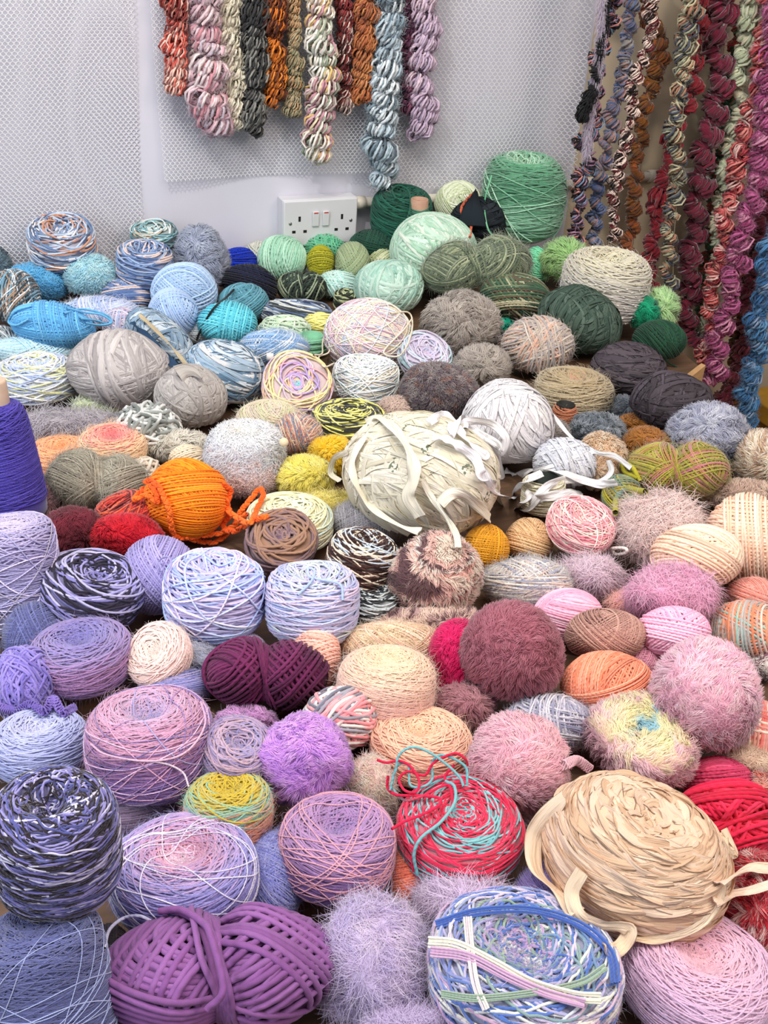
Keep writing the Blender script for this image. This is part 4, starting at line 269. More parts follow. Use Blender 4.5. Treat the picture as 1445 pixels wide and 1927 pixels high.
HANGING=[  # crimson and magenta garlands darkened in colour for the dim right end
('curly_garland',[(-0.2548,-0.04,1.33),(-0.2555,-0.04,1.2372),(-0.2579,-0.04,1.1588),(-0.2649,-0.04,1.0917)],0.01998,'d8584c e88c78 f0c8b8 7a2c28','c','coral red crochet curl, leftmost on the wall','crochet curls on the white wall'),
('curly_garland',[(-0.2105,-0.045,1.33),(-0.2102,-0.045,1.2384),(-0.209,-0.045,1.1268),(-0.2015,-0.045,1.0262)],0.03273,'e4c4cc d8909c c4b8c4 f0e0dc c8a4b0','cf','fluffy pink and grey crochet curl, second from the left on the wall','crochet curls on the white wall'),
('curly_garland',[(-0.1699,-0.035,1.33),(-0.1691,-0.035,1.2379),(-0.1663,-0.035,1.1332),(-0.1669,-0.035,1.0302)],0.02237,'e8e0cc f0ead8 d4ccb4','cf','cream mohair crochet curl between the fluffy pink and the black one','crochet curls on the white wall'),
('curly_garland',[(-0.1301,-0.04,1.33),(-0.1294,-0.04,1.239),(-0.1271,-0.04,1.1337),(-0.1284,-0.04,1.0213)],0.02341,'1e1e20 2c2c2e 9c9c94 3a3a3c','c','black and grey crochet curl on the wall','crochet curls on the white wall'),
('curly_garland',[(-0.0949,-0.04,1.33),(-0.0932,-0.04,1.2395),(-0.0878,-0.04,1.1586),(-0.0878,-0.04,1.0734)],0.01890,'d8701c 3c1c1c e8882c 501f1c','c','orange and dark brown crochet curl on the wall','crochet curls on the white wall'),
('curly_garland',[(-0.0573,-0.035,1.33),(-0.0567,-0.035,1.2395),(-0.0549,-0.035,1.1409),(-0.0541,-0.035,1.0487)],0.01550,'a89878 b8a888 7c8064 c09468','c','beige and olive crochet curl, thin, between the orange and the white one','crochet curls on the white wall'),
('curly_garland',[(-0.0172,-0.05,1.33),(-0.0152,-0.05,1.2417),(-0.0084,-0.05,1.1174),(-0.011,-0.05,0.974)],0.02675,'f0ece0 e4dcd0 c48c9c 98a890 f4f0e8 e0b868','c','white crochet curl flecked pink, green and yellow on the wall','crochet curls on the white wall'),
('curly_garland',[(0.0279,-0.04,1.33),(0.03,-0.04,1.2413),(0.0369,-0.04,1.1584),(0.0356,-0.04,1.0576)],0.01477,'6c1c20 e8d0c4 2c1618 8c3030','c','dark red, white and black crochet curl on the wall','crochet curls on the white wall'),
('curly_garland',[(0.0654,-0.045,1.33),(0.0666,-0.045,1.2424),(0.0706,-0.045,1.1591),(0.0687,-0.045,1.0715)],0.02130,'b8683c a85830 c88850 905038','c','rust orange crochet curl on the wall','crochet curls on the white wall'),
('curly_garland',[(0.1095,-0.05,1.33),(0.1094,-0.05,1.2435),(0.1091,-0.05,1.1163),(0.1117,-0.05,0.9287)],0.02939,'c8d8e0 a8bcc8 e8eef0 8098a8 505c64','cf','long pale blue-grey fluffy crochet curl, hanging lowest on the wall','crochet curls on the white wall'),
('curly_garland',[(0.1435,-0.035,1.33),(0.1465,-0.035,1.2424),(0.1563,-0.035,1.1487),(0.1656,-0.035,1.0493)],0.01707,'5c2c4c 482440 8c5068 3c1c34','c','dark plum crochet curl on the wall','crochet curls on the white wall'),
('curly_garland',[(0.1727,-0.04,1.33),(0.1755,-0.04,1.2434),(0.1845,-0.04,1.1317),(0.1881,-0.04,1.0074)],0.02678,'d0b8cc c4acc4 b8a4bc e0c8d4','cf','fluffy lilac crochet curl, rightmost on the wall','crochet curls on the white wall'),
('yarn_garland',[(0.4975,-0.14,1.33),(0.4973,-0.14,1.2591),(0.4965,-0.14,1.0911),(0.4983,-0.14,0.9763),(0.4884,-0.14,0.8098)],0.01695,'b088a0 48384c 7c98b4 2a2a30 d89080 141418','g','multicoloured plum, black and blue garland beside the net edge','garlands hanging over the right end of the table'),
('feathered_garland',[(0.461,-0.16,1.33),(0.4645,-0.16,1.2608),(0.4762,-0.16,1.1669),(0.4753,-0.16,1.0768),(0.482,-0.16,0.9914)],0.01250,'ddd0e0 cfc0d8 e8e0ea','x','lilac feathery garland over the plum and black one','garlands hanging over the right end of the table'),
('yarn_garland',[(0.4766,-0.165,1.33),(0.4747,-0.165,1.1233),(0.4686,-0.165,1.0962),(0.4548,-0.165,1.0736),(0.4559,-0.165,1.055)],0.01064,'141416 202022','g','short black boucle tuft in front of the net edge','garlands hanging over the right end of the table'),
('yarn_garland',[(0.571,-0.1,1.33),(0.5714,-0.1,1.2557),(0.5726,-0.1,1.1296),(0.5679,-0.1,1.0242),(0.5634,-0.1,0.9231),(0.5753,-0.1,0.7823)],0.01596,'6c84b4 d8a08c 8890b0 b0a8a4 7488b8','h','blue and dusty peach garland, second from the net','garlands hanging over the right end of the table'),
('yarn_garland',[(0.5738,-0.15,1.33),(0.575,-0.15,1.2613),(0.5791,-0.15,1.183),(0.5642,-0.15,1.0919),(0.5734,-0.15,1.0153),(0.5679,-0.15,0.9256),(0.5781,-0.15,0.8145)],0.01354,'6c2028 f0dcd0 241818 e4c8bc','g','dark red, black and white rope-like garland','garlands hanging over the right end of the table'),
('yarn_garland',[(0.622,-0.07,1.33),(0.6309,-0.07,1.2264),(0.6607,-0.07,1.1807),(0.6608,-0.07,1.0949),(0.662,-0.07,0.9948),(0.6763,-0.07,0.8887),(0.6865,-0.07,0.7557)],0.01798,'7c4c20 94601c 6c4420 a85c28','h','brown and rust garland behind the red, black and white rope','garlands hanging over the right end of the table'),
('yarn_garland',[(0.664,-0.14,1.33),(0.6673,-0.14,1.2615),(0.6782,-0.14,1.1724),(0.6897,-0.14,1.0686),(0.7122,-0.14,0.9371),(0.7339,-0.14,0.7952),(0.7715,-0.14,0.6402)],0.01995,'a8a890 7c7c70 c8c0a0 585c6c b88870','g','olive grey speckled garland among the red ones','garlands hanging over the right end of the table'),
('yarn_garland',[(0.7463,-0.08,1.33),(0.747,-0.08,1.2561),(0.7492,-0.08,1.1538),(0.7477,-0.08,1.0355),(0.7327,-0.08,0.9103),(0.7266,-0.08,0.8111),(0.7553,-0.08,0.6742)],0.02055,'982434 a82c3a 88182a','h','crimson garland left of the olive grey speckled one','garlands hanging over the right end of the table'),
('yarn_garland',[(0.7712,-0.1,1.33),(0.7753,-0.1,1.2587),(0.7891,-0.1,1.1375),(0.8015,-0.1,0.9972),(0.8148,-0.1,0.8455),(0.8346,-0.1,0.7048),(0.8619,-0.1,0.5526)],0.02588,'701c36 80243f 601530','h','deep magenta garland behind the olive grey speckled one','garlands hanging over the right end of the table'),
('yarn_garland',[(0.8709,-0.05,1.33),(0.8716,-0.05,1.1488),(0.8739,-0.05,1.0473),(0.8904,-0.05,0.9399),(0.8992,-0.05,0.8265),(0.9243,-0.05,0.6804),(0.9482,-0.05,0.5231)],0.01670,'0c5c3c 10684a b81c20','h','dark green and red garland near the wall','garlands hanging over the right end of the table'),
('yarn_garland',[(0.83,-0.11,1.33),(0.8315,-0.11,1.2606),(0.8366,-0.11,1.1677),(0.8561,-0.11,1.0391),(0.8711,-0.11,0.9118),(0.8877,-0.11,0.7636),(0.9219,-0.11,0.5762)],0.02084,'c4ccb0 d4d8bc b0bc9c dcd0b4','h','pale sage and cream garland','garlands hanging over the right end of the table'),
('yarn_garland',[(0.8436,-0.15,1.33),(0.8457,-0.15,1.2382),(0.8528,-0.15,1.126),(0.855,-0.15,1.0067),(0.8541,-0.15,0.8905),(0.8561,-0.15,0.7671),(0.8733,-0.15,0.622),(0.884,-0.15,0.5061)],0.02090,'d06868 e0948c b84c54 e8c4bc','g','salmon red garland right of the pale sage one','garlands hanging over the right end of the table'),
('yarn_garland',[(0.8399,-0.18,1.33),(0.8461,-0.18,1.2057),(0.8666,-0.18,1.0729),(0.8782,-0.18,0.9506),(0.8786,-0.18,0.8092),(0.8834,-0.18,0.657),(0.8884,-0.18,0.4769)],0.02464,'b85c90 cc74a4 a44878 e0a0bc','gf','bright orchid pink curly garland','garlands hanging over the right end of the table'),
('yarn_garland',[(0.9754,-0.09,1.33),(0.9792,-0.09,1.053),(0.9917,-0.09,0.8899),(1.0023,-0.09,0.737),(1.0257,-0.09,0.5577),(1.0462,-0.09,0.3624)],0.02267,'6c4418 9c5c1c 402c14','h','dark brown and rust garland behind the bright blue one','garlands hanging over the right end of the table'),
('yarn_garland',[(0.9757,-0.13,1.33),(0.9799,-0.13,0.8674),(0.9937,-0.13,0.7024),(1.0069,-0.13,0.5495),(1.0005,-0.13,0.4292),(0.9827,-0.13,0.3546)],0.02061,'8c3848 a04858 7c2c3c','h','dusky maroon garland between the orchid pink and the blue ones','garlands hanging over the right end of the table'),
('yarn_garland',[(0.9484,-0.2,1.33),(0.9497,-0.2,0.8444),(0.9538,-0.2,0.7297),(0.9717,-0.2,0.6069),(0.9877,-0.2,0.4763),(0.9993,-0.2,0.3657)],0.02232,'5c98c8 7cb0d8 a0b8d4 4c80b4','gf','bright blue curly garland at the right edge','garlands hanging over the right end of the table'),
]
CAM_LOC=(-0.64719,-1.86834,1.43324); CAM_ROT=(1.01135,-0.05475,-0.38462); CAM_F=1950.0
# ------------------------------------------------------------------ camera, world, lights, exposure
cam = bpy.data.cameras.new('camera'); cam_o = bpy.data.objects.new('camera', cam); C.objects.link(cam_o)
cam_o.location = CAM_LOC; cam_o.rotation_euler = CAM_ROT
cam.sensor_fit = 'VERTICAL'; cam.sensor_height = 24.0; cam.lens = 24.0*CAM_F/1927.0
cam.clip_start = .02; cam.clip_end = 50
sc.camera = cam_o
sc.view_settings.view_transform = 'Standard'; sc.view_settings.look = 'None'
sc.view_settings.gamma = 1; sc.view_settings.use_curve_mapping = False
sc.view_settings.exposure = 0.0
sc.cycles.max_bounces = 12; sc.cycles.diffuse_bounces = 6; sc.cycles.adaptive_threshold = .02   # pale fluff is lit mostly by light scattered between its fibres
w = bpy.data.worlds.new('world'); sc.world = w; w.use_nodes = True
w.node_tree.nodes['Background'].inputs[0].default_value = (.86, .90, 1, 1)
w.node_tree.nodes['Background'].inputs[1].default_value = .27
def area(name, loc, target, size, power, col, sy=None):
    l = bpy.data.lights.new(name, 'AREA'); l.energy = power; l.color = col; l.size = size
    if sy: l.shape = 'RECTANGLE'; l.size_y = sy
    o = bpy.data.objects.new(name, l); C.objects.link(o); o.location = loc
    o.rotation_euler = (Vector(target)-Vector(loc)).to_track_quat('-Z', 'Y').to_euler()
    return o
area('ceiling_panel_light', (-.3, -1.5, 2.9), (-.1, -1.0, .75), 1.3, 36, (1, .95, .88))
area('shop_window_light', (-2.3, -1.6, 2.0), (0, -.35, .9), 1.0, 27, (.86, .92, 1), 1.3)
area('added_net_shadow_light', (-.9, -1.1, 2.5), (-.2, 0, 1.1), .07, 13, (1, .97, .92))  # added small lamp instead of sunlight, to cast net shadows on the wall
area('warm_shop_light', (1.1, -2.7, 2.5), (.0, -1.3, .75), .9, 24, (1, .82, .72))

# ------------------------------------------------------------------ helpers
def lin(h):
    c = np.array([int(h[i:i+2], 16)/255 for i in (0, 2, 4)])
    return np.where(c <= .04045, c/12.92, ((c+.055)/1.055)**2.4)
def pal_of(s): return np.array([lin(h) for h in s.split()])
def interp(pal, t, wrap=False):
    n = len(pal)
    if n == 1: return np.broadcast_to(pal[0], t.shape+(3,)).copy()
    if wrap: x = (t % 1)*n
    else: x = np.clip(t, 0, 1)*(n-1)
    i = np.floor(x).astype(int); fr = (x-i)[..., None]
    fr = fr*fr*(3-2*fr)
    a = pal[i % n] if wrap else pal[np.minimum(i, n-1)]
    b = pal[(i+1) % n] if wrap else pal[np.minimum(i+1, n-1)]
    return a*(1-fr)+b*fr
def norm(v): return v/(np.linalg.norm(v, axis=-1, keepdims=True)+1e-12)
class Buf:
    def __init__(s): s.v=[]; s.q=[]; s.uv=[]; s.c=[]; s.m=[]; s.n=0; s.ncore=0; s.nr=[]; s.usen=False
    def add(s, v, q, uv, c, m=0, nr=None):
        nv_=v.reshape(-1, 3).shape[0]; s.nr.append(np.zeros((nv_, 3)) if nr is None else nr.reshape(-1, 3)); s.usen=s.usen or nr is not None
        s.v.append(v.reshape(-1, 3)); s.q.append(q.reshape(-1, 4)+s.n); s.uv.append(uv.reshape(-1, 2))
        s.c.append(c.reshape(-1, 3)); s.m.append(np.full(q.reshape(-1, 4).shape[0], m)); s.n += v.reshape(-1, 3).shape[0]
    def build(s, name, mats, parent=None, smooth=True, rest=None):
        v=np.concatenate(s.v); q=np.concatenate(s.q); uv=np.concatenate(s.uv); c=np.concatenate(s.c); m=np.concatenate(s.m); nr=np.concatenate(s.nr)
        if rest is not None:      # strands on the underside and deep at the back of the heap are left to the solid core
            ctr=(v[q[:, 0]]+v[q[:, 2]])/2; d=norm(ctr/rest[0]); keep=(d@rest[1] < .62) & (d@rest[2] > -.50); keep[:s.ncore]=True
            q=q[keep]; uv=uv.reshape(-1, 4, 2)[keep].reshape(-1, 2); m=m[keep]
            used=np.zeros(len(v), bool); used[q.ravel()]=True; mp=np.cumsum(used)-1; v=v[used]; c=c[used]; nr=nr[used]; q=mp[q]
        me=bpy.data.meshes.new(name)
        me.vertices.add(len(v)); me.vertices.foreach_set('co', v.astype(np.float32).ravel())
        me.loops.add(q.size); me.loops.foreach_set('vertex_index', q.astype(np.int32).ravel())
        me.polygons.add(len(q)); me.polygons.foreach_set('loop_start', np.arange(0, q.size, 4, dtype=np.int32))
        me.polygons.foreach_set('use_smooth', np.full(len(q), smooth))
        for mt in (mats if isinstance(mats, (list, tuple)) else [mats]): me.materials.append(mt)
        me.polygons.foreach_set('material_index', m.astype(np.int32))
        ul=me.uv_layers.new(name='UVMap'); ul.data.foreach_set('uv', uv.astype(np.float32).ravel())
        ca=me.color_attributes.new(name='Col', type='FLOAT_COLOR', domain='POINT')
        ca.data.foreach_set('color', np.concatenate([c, np.ones((len(c), 1))], 1).astype(np.float32).ravel())
        me.update(calc_edges=True)
        if s.usen: me.normals_split_custom_set_from_vertices(nr.astype(np.float32))
        o=bpy.data.objects.new(name, me); C.objects.link(o)
        if parent is not None: o.parent=parent
        return o
def tag(o, label=None, cat=None, group=None, kind=None):
    if label: o['label']=label
    if cat: o['category']=cat
    if group: o['group']=group
    if kind: o['kind']=kind
    return o
def tubes(buf, P, N, ra, rb, K, col, closed, m=0, twist=None, fold=None, soft=False):
    """P (L,S,3) paths, N normals, ra half width, rb half thickness (scalars or (L,S))."""
    L, S, _ = P.shape
    if closed: T = np.roll(P, -1, 1)-np.roll(P, 1, 1)
    else: T = np.gradient(P, axis=1)
    T = norm(T); B = norm(np.cross(T, N)); N2 = np.cross(B, T)
    if twist is not None:
        c, s_ = np.cos(twist)[..., None], np.sin(twist)[..., None]; B, N2 = B*c+N2*s_, N2*c-B*s_
    a = np.arange(K)/K*2*math.pi
    ra = np.broadcast_to(np.asarray(ra, float), (L, S))[..., None, None]; rb = np.broadcast_to(np.asarray(rb, float), (L, S))[..., None, None]
    V = P[:, :, None]+B[:, :, None]*np.cos(a)[None, None, :, None]*ra+N2[:, :, None]*np.sin(a)[None, None, :, None]*rb
    if fold is not None:      # lengthwise creases of a fabric strip
        x = np.cos(a)[None, None]; V = V+N2[:, :, None]*(fold[0]*np.sin(x*fold[1]+fold[2][..., None]))[..., None]
    seg = np.linalg.norm(np.roll(P, -1, 1)-P, axis=2); u = np.concatenate([np.zeros((L, 1)), np.cumsum(seg, 1)], 1)
    u = u/(2*ra[:, :1, 0, 0])
    idx = np.arange(L*S*K).reshape(L, S, K)
    SS = S if closed else S-1
    i0 = idx[:, :SS]; i1 = np.roll(idx, -1, 1)[:, :SS]
    k1 = lambda z: np.roll(z, -1, 2)
    Q = np.stack([i0, i1, k1(i1), k1(i0)], -1)
    u0 = np.broadcast_to(u[:, :SS, None], (L, SS, K)); u1 = np.broadcast_to(u[:, 1:SS+1, None], (L, SS, K))
    v0 = np.broadcast_to((np.arange(K)/K)[None, None], (L, SS, K)); v1 = v0+1/K
    UV = np.stack([np.stack([u0, v0], -1), np.stack([u1, v0], -1), np.stack([u1, v1], -1), np.stack([u0, v1], -1)], 3)
    cc = np.broadcast_to(col[:, :, None], (L, S, K, 3))
    buf.add(V, Q, UV, cc, m, norm(np.broadcast_to(N[:, :, None], V.shape)*1.0+.55*norm(V-P[:, :, None])) if soft else None)
def grid_surf(buf, V, col, m=0, wrap=True):
    A, B_, _ = V.shape; idx = np.arange(A*B_).reshape(A, B_)
    if wrap: Q = np.stack([idx[:-1], idx[1:], np.roll(idx, -1, 1)[1:], np.roll(idx, -1, 1)[:-1]], -1)
    else: Q = np.stack([idx[:-1, :-1], idx[1:, :-1], idx[1:, 1:], idx[:-1, 1:]], -1)
    buf.add(V, Q, np.zeros((Q.shape[0]*Q.shape[1]*4, 2)), np.broadcast_to(col, V.shape), m)
def spline(pts, n):
    p = np.array(pts, float); p = np.vstack([2*p[0]-p[1], p, 2*p[-1]-p[-2]])
    segs = len(p)-3; t = np.linspace(0, segs-1e-6, n); i = t.astype(int); f = (t-i)[:, None]
    a, b, c, d = p[i], p[i+1], p[i+2], p[i+3]
    return .5*((2*b)+(-a+c)*f+(2*a-5*b+4*c-d)*f*f+(-a+3*b-3*c+d)*f**3)

# ------------------------------------------------------------------ procedural materials
def mk(name):
    m = bpy.data.materials.new(name); m.use_nodes = True; nt = m.node_tree
    return m, nt, nt.nodes['Principled BSDF']
def link(nt, a, b): nt.links.new(a, b)
def attr_col(nt, b, noise_scale=900, amt=.12):
    at = nt.nodes.new('ShaderNodeAttribute'); at.attribute_name = 'Col'
    tc = nt.nodes.new('ShaderNodeTexCoord'); nz = nt.nodes.new('ShaderNodeTexNoise'); nz.inputs['Scale'].default_value = noise_scale
    link(nt, tc.outputs['Object'], nz.inputs['Vector'])
    mr = nt.nodes.new('ShaderNodeMapRange'); mr.inputs[3].default_value = 1-amt; mr.inputs[4].default_value = 1+amt
    link(nt, nz.outputs[0], mr.inputs[0])
    mx = nt.nodes.new('ShaderNodeVectorMath'); mx.operation = 'SCALE'
    link(nt, at.outputs['Color'], mx.inputs[0]); link(nt, mr.outputs[0], mx.inputs['Scale'])
    link(nt, mx.outputs[0], b.inputs['Base Color'])
def yarn_mat(name, rough, sheen, bump, su=1.0):
    m, nt, b = mk(name); attr_col(nt, b)
    b.inputs['Roughness'].default_value = rough; b.inputs['Sheen Weight'].default_value = sheen
    b.inputs['Specular IOR Level'].default_value = .25
    uv = nt.nodes.new('ShaderNodeUVMap'); uv.uv_map = 'UVMap'
    mp = nt.nodes.new('ShaderNodeMapping'); mp.inputs['Scale'].default_value = (su, 2, 1)
    link(nt, uv.outputs[0], mp.inputs['Vector'])
    wv = nt.nodes.new('ShaderNodeTexWave'); wv.bands_direction = 'DIAGONAL'; wv.inputs['Scale'].default_value = .5/math.pi*2*math.pi*.32
    wv.inputs['Distortion'].default_value = .6
    link(nt, mp.outputs[0], wv.inputs['Vector'])
    bp = nt.nodes.new('ShaderNodeBump'); bp.inputs['Strength'].default_value = bump; bp.inputs['Distance'].default_value = .0006
    link(nt, wv.outputs['Fac'], bp.inputs['Height']); link(nt, bp.outputs[0], b.inputs['Normal'])
    return m
M_YARN = yarn_mat('plied_cotton_yarn', .8, .12, .5)
M_WOOL = yarn_mat('brushed_wool_yarn', .95, .5, .3)
m, nt, b = mk('fluffy_fibre'); attr_col(nt, b, 300, .1); b.inputs['Roughness'].default_value = .85; b.inputs['Sheen Weight'].default_value = .35
b.inputs['Specular IOR Level'].default_value = .15; M_FUR = m
tr = nt.nodes.new('ShaderNodeBsdfTranslucent'); ms = nt.nodes.new('ShaderNodeMixShader'); ms.inputs[0].default_value = .12
link(nt, b.inputs['Base Color'].links[0].from_socket, tr.inputs['Color']); link(nt, b.outputs[0], ms.inputs[1]); link(nt, tr.outputs[0], ms.inputs[2])
link(nt, ms.outputs[0], nt.nodes['Material Output'].inputs['Surface'])
m, nt, b = mk('torn_fabric'); attr_col(nt, b, 60, .06); b.inputs['Roughness'].default_value = .9; b.inputs['Specular IOR Level'].default_value = .15
uv = nt.nodes.new('ShaderNodeUVMap'); uv.uv_map = 'UVMap'; mp = nt.nodes.new('ShaderNodeMapping'); mp.inputs['Scale'].default_value = (.35, 9, 1)
nz = nt.nodes.new('ShaderNodeTexNoise'); nz.inputs['Scale'].default_value = 1.2; nz.inputs['Detail'].default_value = 4
link(nt, uv.outputs[0], mp.inputs['Vector']); link(nt, mp.outputs[0], nz.inputs['Vector'])
bp = nt.nodes.new('ShaderNodeBump'); bp.inputs['Strength'].default_value = .9; bp.inputs['Distance'].default_value = .0028
link(nt, nz.outputs[0], bp.inputs['Height']); link(nt, bp.outputs[0], b.inputs['Normal']); M_CLOTH = m
# the same cloth printed with small green sprigs
m, nt, b = mk('sprigged_cotton_print'); attr_col(nt, b, 60, .05); b.inputs['Roughness'].default_value = .9
tc = nt.nodes.new('ShaderNodeTexCoord'); vo = nt.nodes.new('ShaderNodeTexVoronoi'); vo.inputs['Scale'].default_value = 34; vo.inputs['Randomness'].default_value = 1
nz = nt.nodes.new('ShaderNodeTexNoise'); nz.inputs['Scale'].default_value = 240; nz.inputs['Detail'].default_value = 3
link(nt, tc.outputs['Object'], vo.inputs['Vector']); link(nt, tc.outputs['Object'], nz.inputs['Vector'])
r1 = nt.nodes.new('ShaderNodeMath'); r1.operation = 'LESS_THAN'; r1.inputs[1].default_value = .26; link(nt, vo.outputs['Distance'], r1.inputs[0])
r2 = nt.nodes.new('ShaderNodeMath'); r2.operation = 'GREATER_THAN'; r2.inputs[1].default_value = .56; link(nt, nz.outputs[0], r2.inputs[0])
r3 = nt.nodes.new('ShaderNodeMath'); r3.operation = 'MULTIPLY'; link(nt, r1.outputs[0], r3.inputs[0]); link(nt, r2.outputs[0], r3.inputs[1])
src = b.inputs['Base Color'].links[0].from_socket; mix = nt.nodes.new('ShaderNodeMix'); mix.data_type = 'RGBA'
link(nt, r3.outputs[0], mix.inputs[0]); link(nt, src, mix.inputs[6]); mix.inputs[7].default_value = (.16, .19, .13, 1); link(nt, mix.outputs[2], b.inputs['Base Color'])
uv = nt.nodes.new('ShaderNodeUVMap'); uv.uv_map = 'UVMap'; mp = nt.nodes.new('ShaderNodeMapping'); mp.inputs['Scale'].default_value = (.35, 9, 1)
n2 = nt.nodes.new('ShaderNodeTexNoise'); n2.inputs['Scale'].default_value = 1.0; link(nt, uv.outputs[0], mp.inputs['Vector']); link(nt, mp.outputs[0], n2.inputs['Vector'])
bp = nt.nodes.new('ShaderNodeBump'); bp.inputs['Strength'].default_value = .8; bp.inputs['Distance'].default_value = .0025
link(nt, n2.outputs[0], bp.inputs['Height']); link(nt, bp.outputs[0], b.inputs['Normal']); M_PRINT = m
def plain(name, col, rough=.5, noise=0, scale=40, metal=0, bump=0, stretch=None, spec=.4):
    m, nt, b = mk(name); c = np.append(lin(col), 1)
    b.inputs['Roughness'].default_value = rough; b.inputs['Metallic'].default_value = metal; b.inputs['Specular IOR Level'].default_value = spec
    tc = nt.nodes.new('ShaderNodeTexCoord'); mp = nt.nodes.new('ShaderNodeMapping')
    if stretch: mp.inputs['Scale'].default_value = stretch
    nz = nt.nodes.new('ShaderNodeTexNoise'); nz.inputs['Scale'].default_value = scale; nz.inputs['Detail'].default_value = 4
    link(nt, tc.outputs['Object'], mp.inputs['Vector']); link(nt, mp.outputs[0], nz.inputs['Vector'])
    cr = nt.nodes.new('ShaderNodeValToRGB'); e = cr.color_ramp.elements
    e[0].color = (*(c[:3]*(1-noise)), 1); e[1].color = (*np.minimum(1, c[:3]*(1+noise)), 1); e[0].position = .3; e[1].position = .7
    link(nt, nz.outputs[0], cr.inputs[0]); link(nt, cr.outputs[0], b.inputs['Base Color'])
    if bump:
        bp = nt.nodes.new('ShaderNodeBump'); bp.inputs['Strength'].default_value = bump; bp.inputs['Distance'].default_value = .002
        link(nt, nz.outputs[0], bp.inputs['Height']); link(nt, bp.outputs[0], b.inputs['Normal'])
    return m
M_WALL = plain('white_painted_wall', 'd3d2dd', .7, .02, 6, bump=.05)
M_WALL_LAMPTINT = plain('wall_tinted_as_lamplit', 'c6b89e', .7, .03, 5, bump=.05)  # same white wall, coloured beige to stand for dim lamplight
M_NET = plain('white_plastic_net', 'f0f0f2', .35, .01)
M_SOCK = plain('white_socket_plastic', 'd2d2d6', .3, .01)
M_PIN = plain('dark_socket_hole', '14100e', .8)
M_RED = plain('red_switch_mark', 'c83020', .5)
M_STEEL = plain('screw_steel', '9a9a98', .35, metal=.9)
M_PIPE = plain('cream_conduit', 'd8d0c2', .4, .02)
M_TABLE = plain('brown_wood_tabletop', '5c4432', .6, .25, 12, stretch=(1, 9, 9), bump=.2)
M_FLOOR = plain('mustard_brown_floor', '8c6a34', .6, .15, 8, stretch=(1, 6, 1))
M_CARD = {}

# ------------------------------------------------------------------ boxes and the room
def box_arr(lo, hi):
    x0, y0, z0 = lo; x1, y1, z1 = hi
    v = np.array([(x0,y0,z0),(x1,y0,z0),(x1,y1,z0),(x0,y1,z0),(x0,y0,z1),(x1,y0,z1),(x1,y1,z1),(x0,y1,z1)])
    q = np.array([(0,3,2,1),(4,5,6,7),(0,1,5,4),(1,2,6,5),(2,3,7,6),(3,0,4,7)])
    return v, q
def box(name, lo, hi, mat, parent=None, bevel=0):
    v, q = box_arr(lo, hi); b = Buf(); b.add(v, q, np.zeros((24, 2)), np.ones((8, 3)))
    o = b.build(name, mat, parent, smooth=False)
    if bevel:
        md = o.modifiers.new('bevel', 'BEVEL'); md.width = bevel; md.segments = 3; md.limit_method = 'ANGLE'
        for p in o.data.polygons: p.use_smooth = True
        o.data.set_sharp_from_angle(angle=math.radians(35))
    return o
XB = .56                                    # beyond here the dim, warm lamplight on the wall is put into its colour
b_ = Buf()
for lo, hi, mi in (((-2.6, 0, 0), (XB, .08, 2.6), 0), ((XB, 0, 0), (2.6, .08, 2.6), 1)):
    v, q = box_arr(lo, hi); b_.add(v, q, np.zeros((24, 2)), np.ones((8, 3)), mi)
tag(b_.build('wall_back', [M_WALL, M_WALL_LAMPTINT], smooth=False), 'white wall behind the heap, coloured as if in dim lamplight behind the garlands', 'wall', kind='structure')
tag(box('floor', (-2.6, -3.6, -.05), (2.6, .0, 0), M_FLOOR), 'brown floor below the table', 'floor', kind='structure')
# table: an irregular slab on four legs
poly = [(-1.35, -.012), (.56, -.012), (.476, -.597), (.372, -.66), (.385, -.95), (.27, -1.12), (.14, -1.38), (-.06, -1.75), (-1.35, -1.75)]
def slab(name, poly, z0, z1, mat, parent=None):
    me = bpy.data.meshes.new(name); n = len(poly)
    vs = [(x, y, z0) for x, y in poly]+[(x, y, z1) for x, y in poly]
    fs = [tuple(range(n)), tuple(range(2*n-1, n-1, -1))]+[(i, i+n, (i+1) % n+n, (i+1) % n) for i in range(n)]
    me.from_pydata(vs, [], fs); me.materials.append(mat); me.update(); o = bpy.data.objects.new(name, me); C.objects.link(o)
    if parent: o.parent = parent
    return o
table = bpy.data.objects.new('display_table', None); C.objects.link(table); table.location = (-.4, -.9, 0)
tag(table, 'wooden display table buried under the heap of yarn', 'table')
off = lambda ps: [(x+.4, y+.9) for x, y in ps]
slab('tabletop', off(poly), .722, .75, M_TABLE, table)
slab('edge_board', off([(.362, -.659), (.352, -.668), (.372, -.672), (.487, -.602), (.486, -.592), (.476, -.5975), (.372, -.6605)]), .722, .7515, plain('pale_wood_edge', 'c49a6c', .5, .12, 14, stretch=(2, 2, 9)), table)['label']='pale wooden edge board'
for x, y in ((-1.28, -.1), (.40, -.1), (-1.28, -1.67), (-.18, -1.67)):
    box('leg', (x+.4-.03, y+.9-.03, 0), (x+.4+.03, y+.9+.03, .722), M_TABLE, table, .004)
bx = bpy.data.objects.new('storage_box', None); C.objects.link(bx); bx.location = (1.3, -.3, 0)
tag(bx, 'mustard brown storage box standing on the floor behind the garlands', 'box')
M_MUST = plain('mustard_box_board', '8a6420', .7, .1, 20)
box('body', (-.2, -.22, .0), (.35, .22, .34), M_MUST, bx, .004); box('lid', (-.21, -.23, .34), (.36, .23, .385), plain('ochre_lid', 'b88a28', .6, .05), bx, .004)
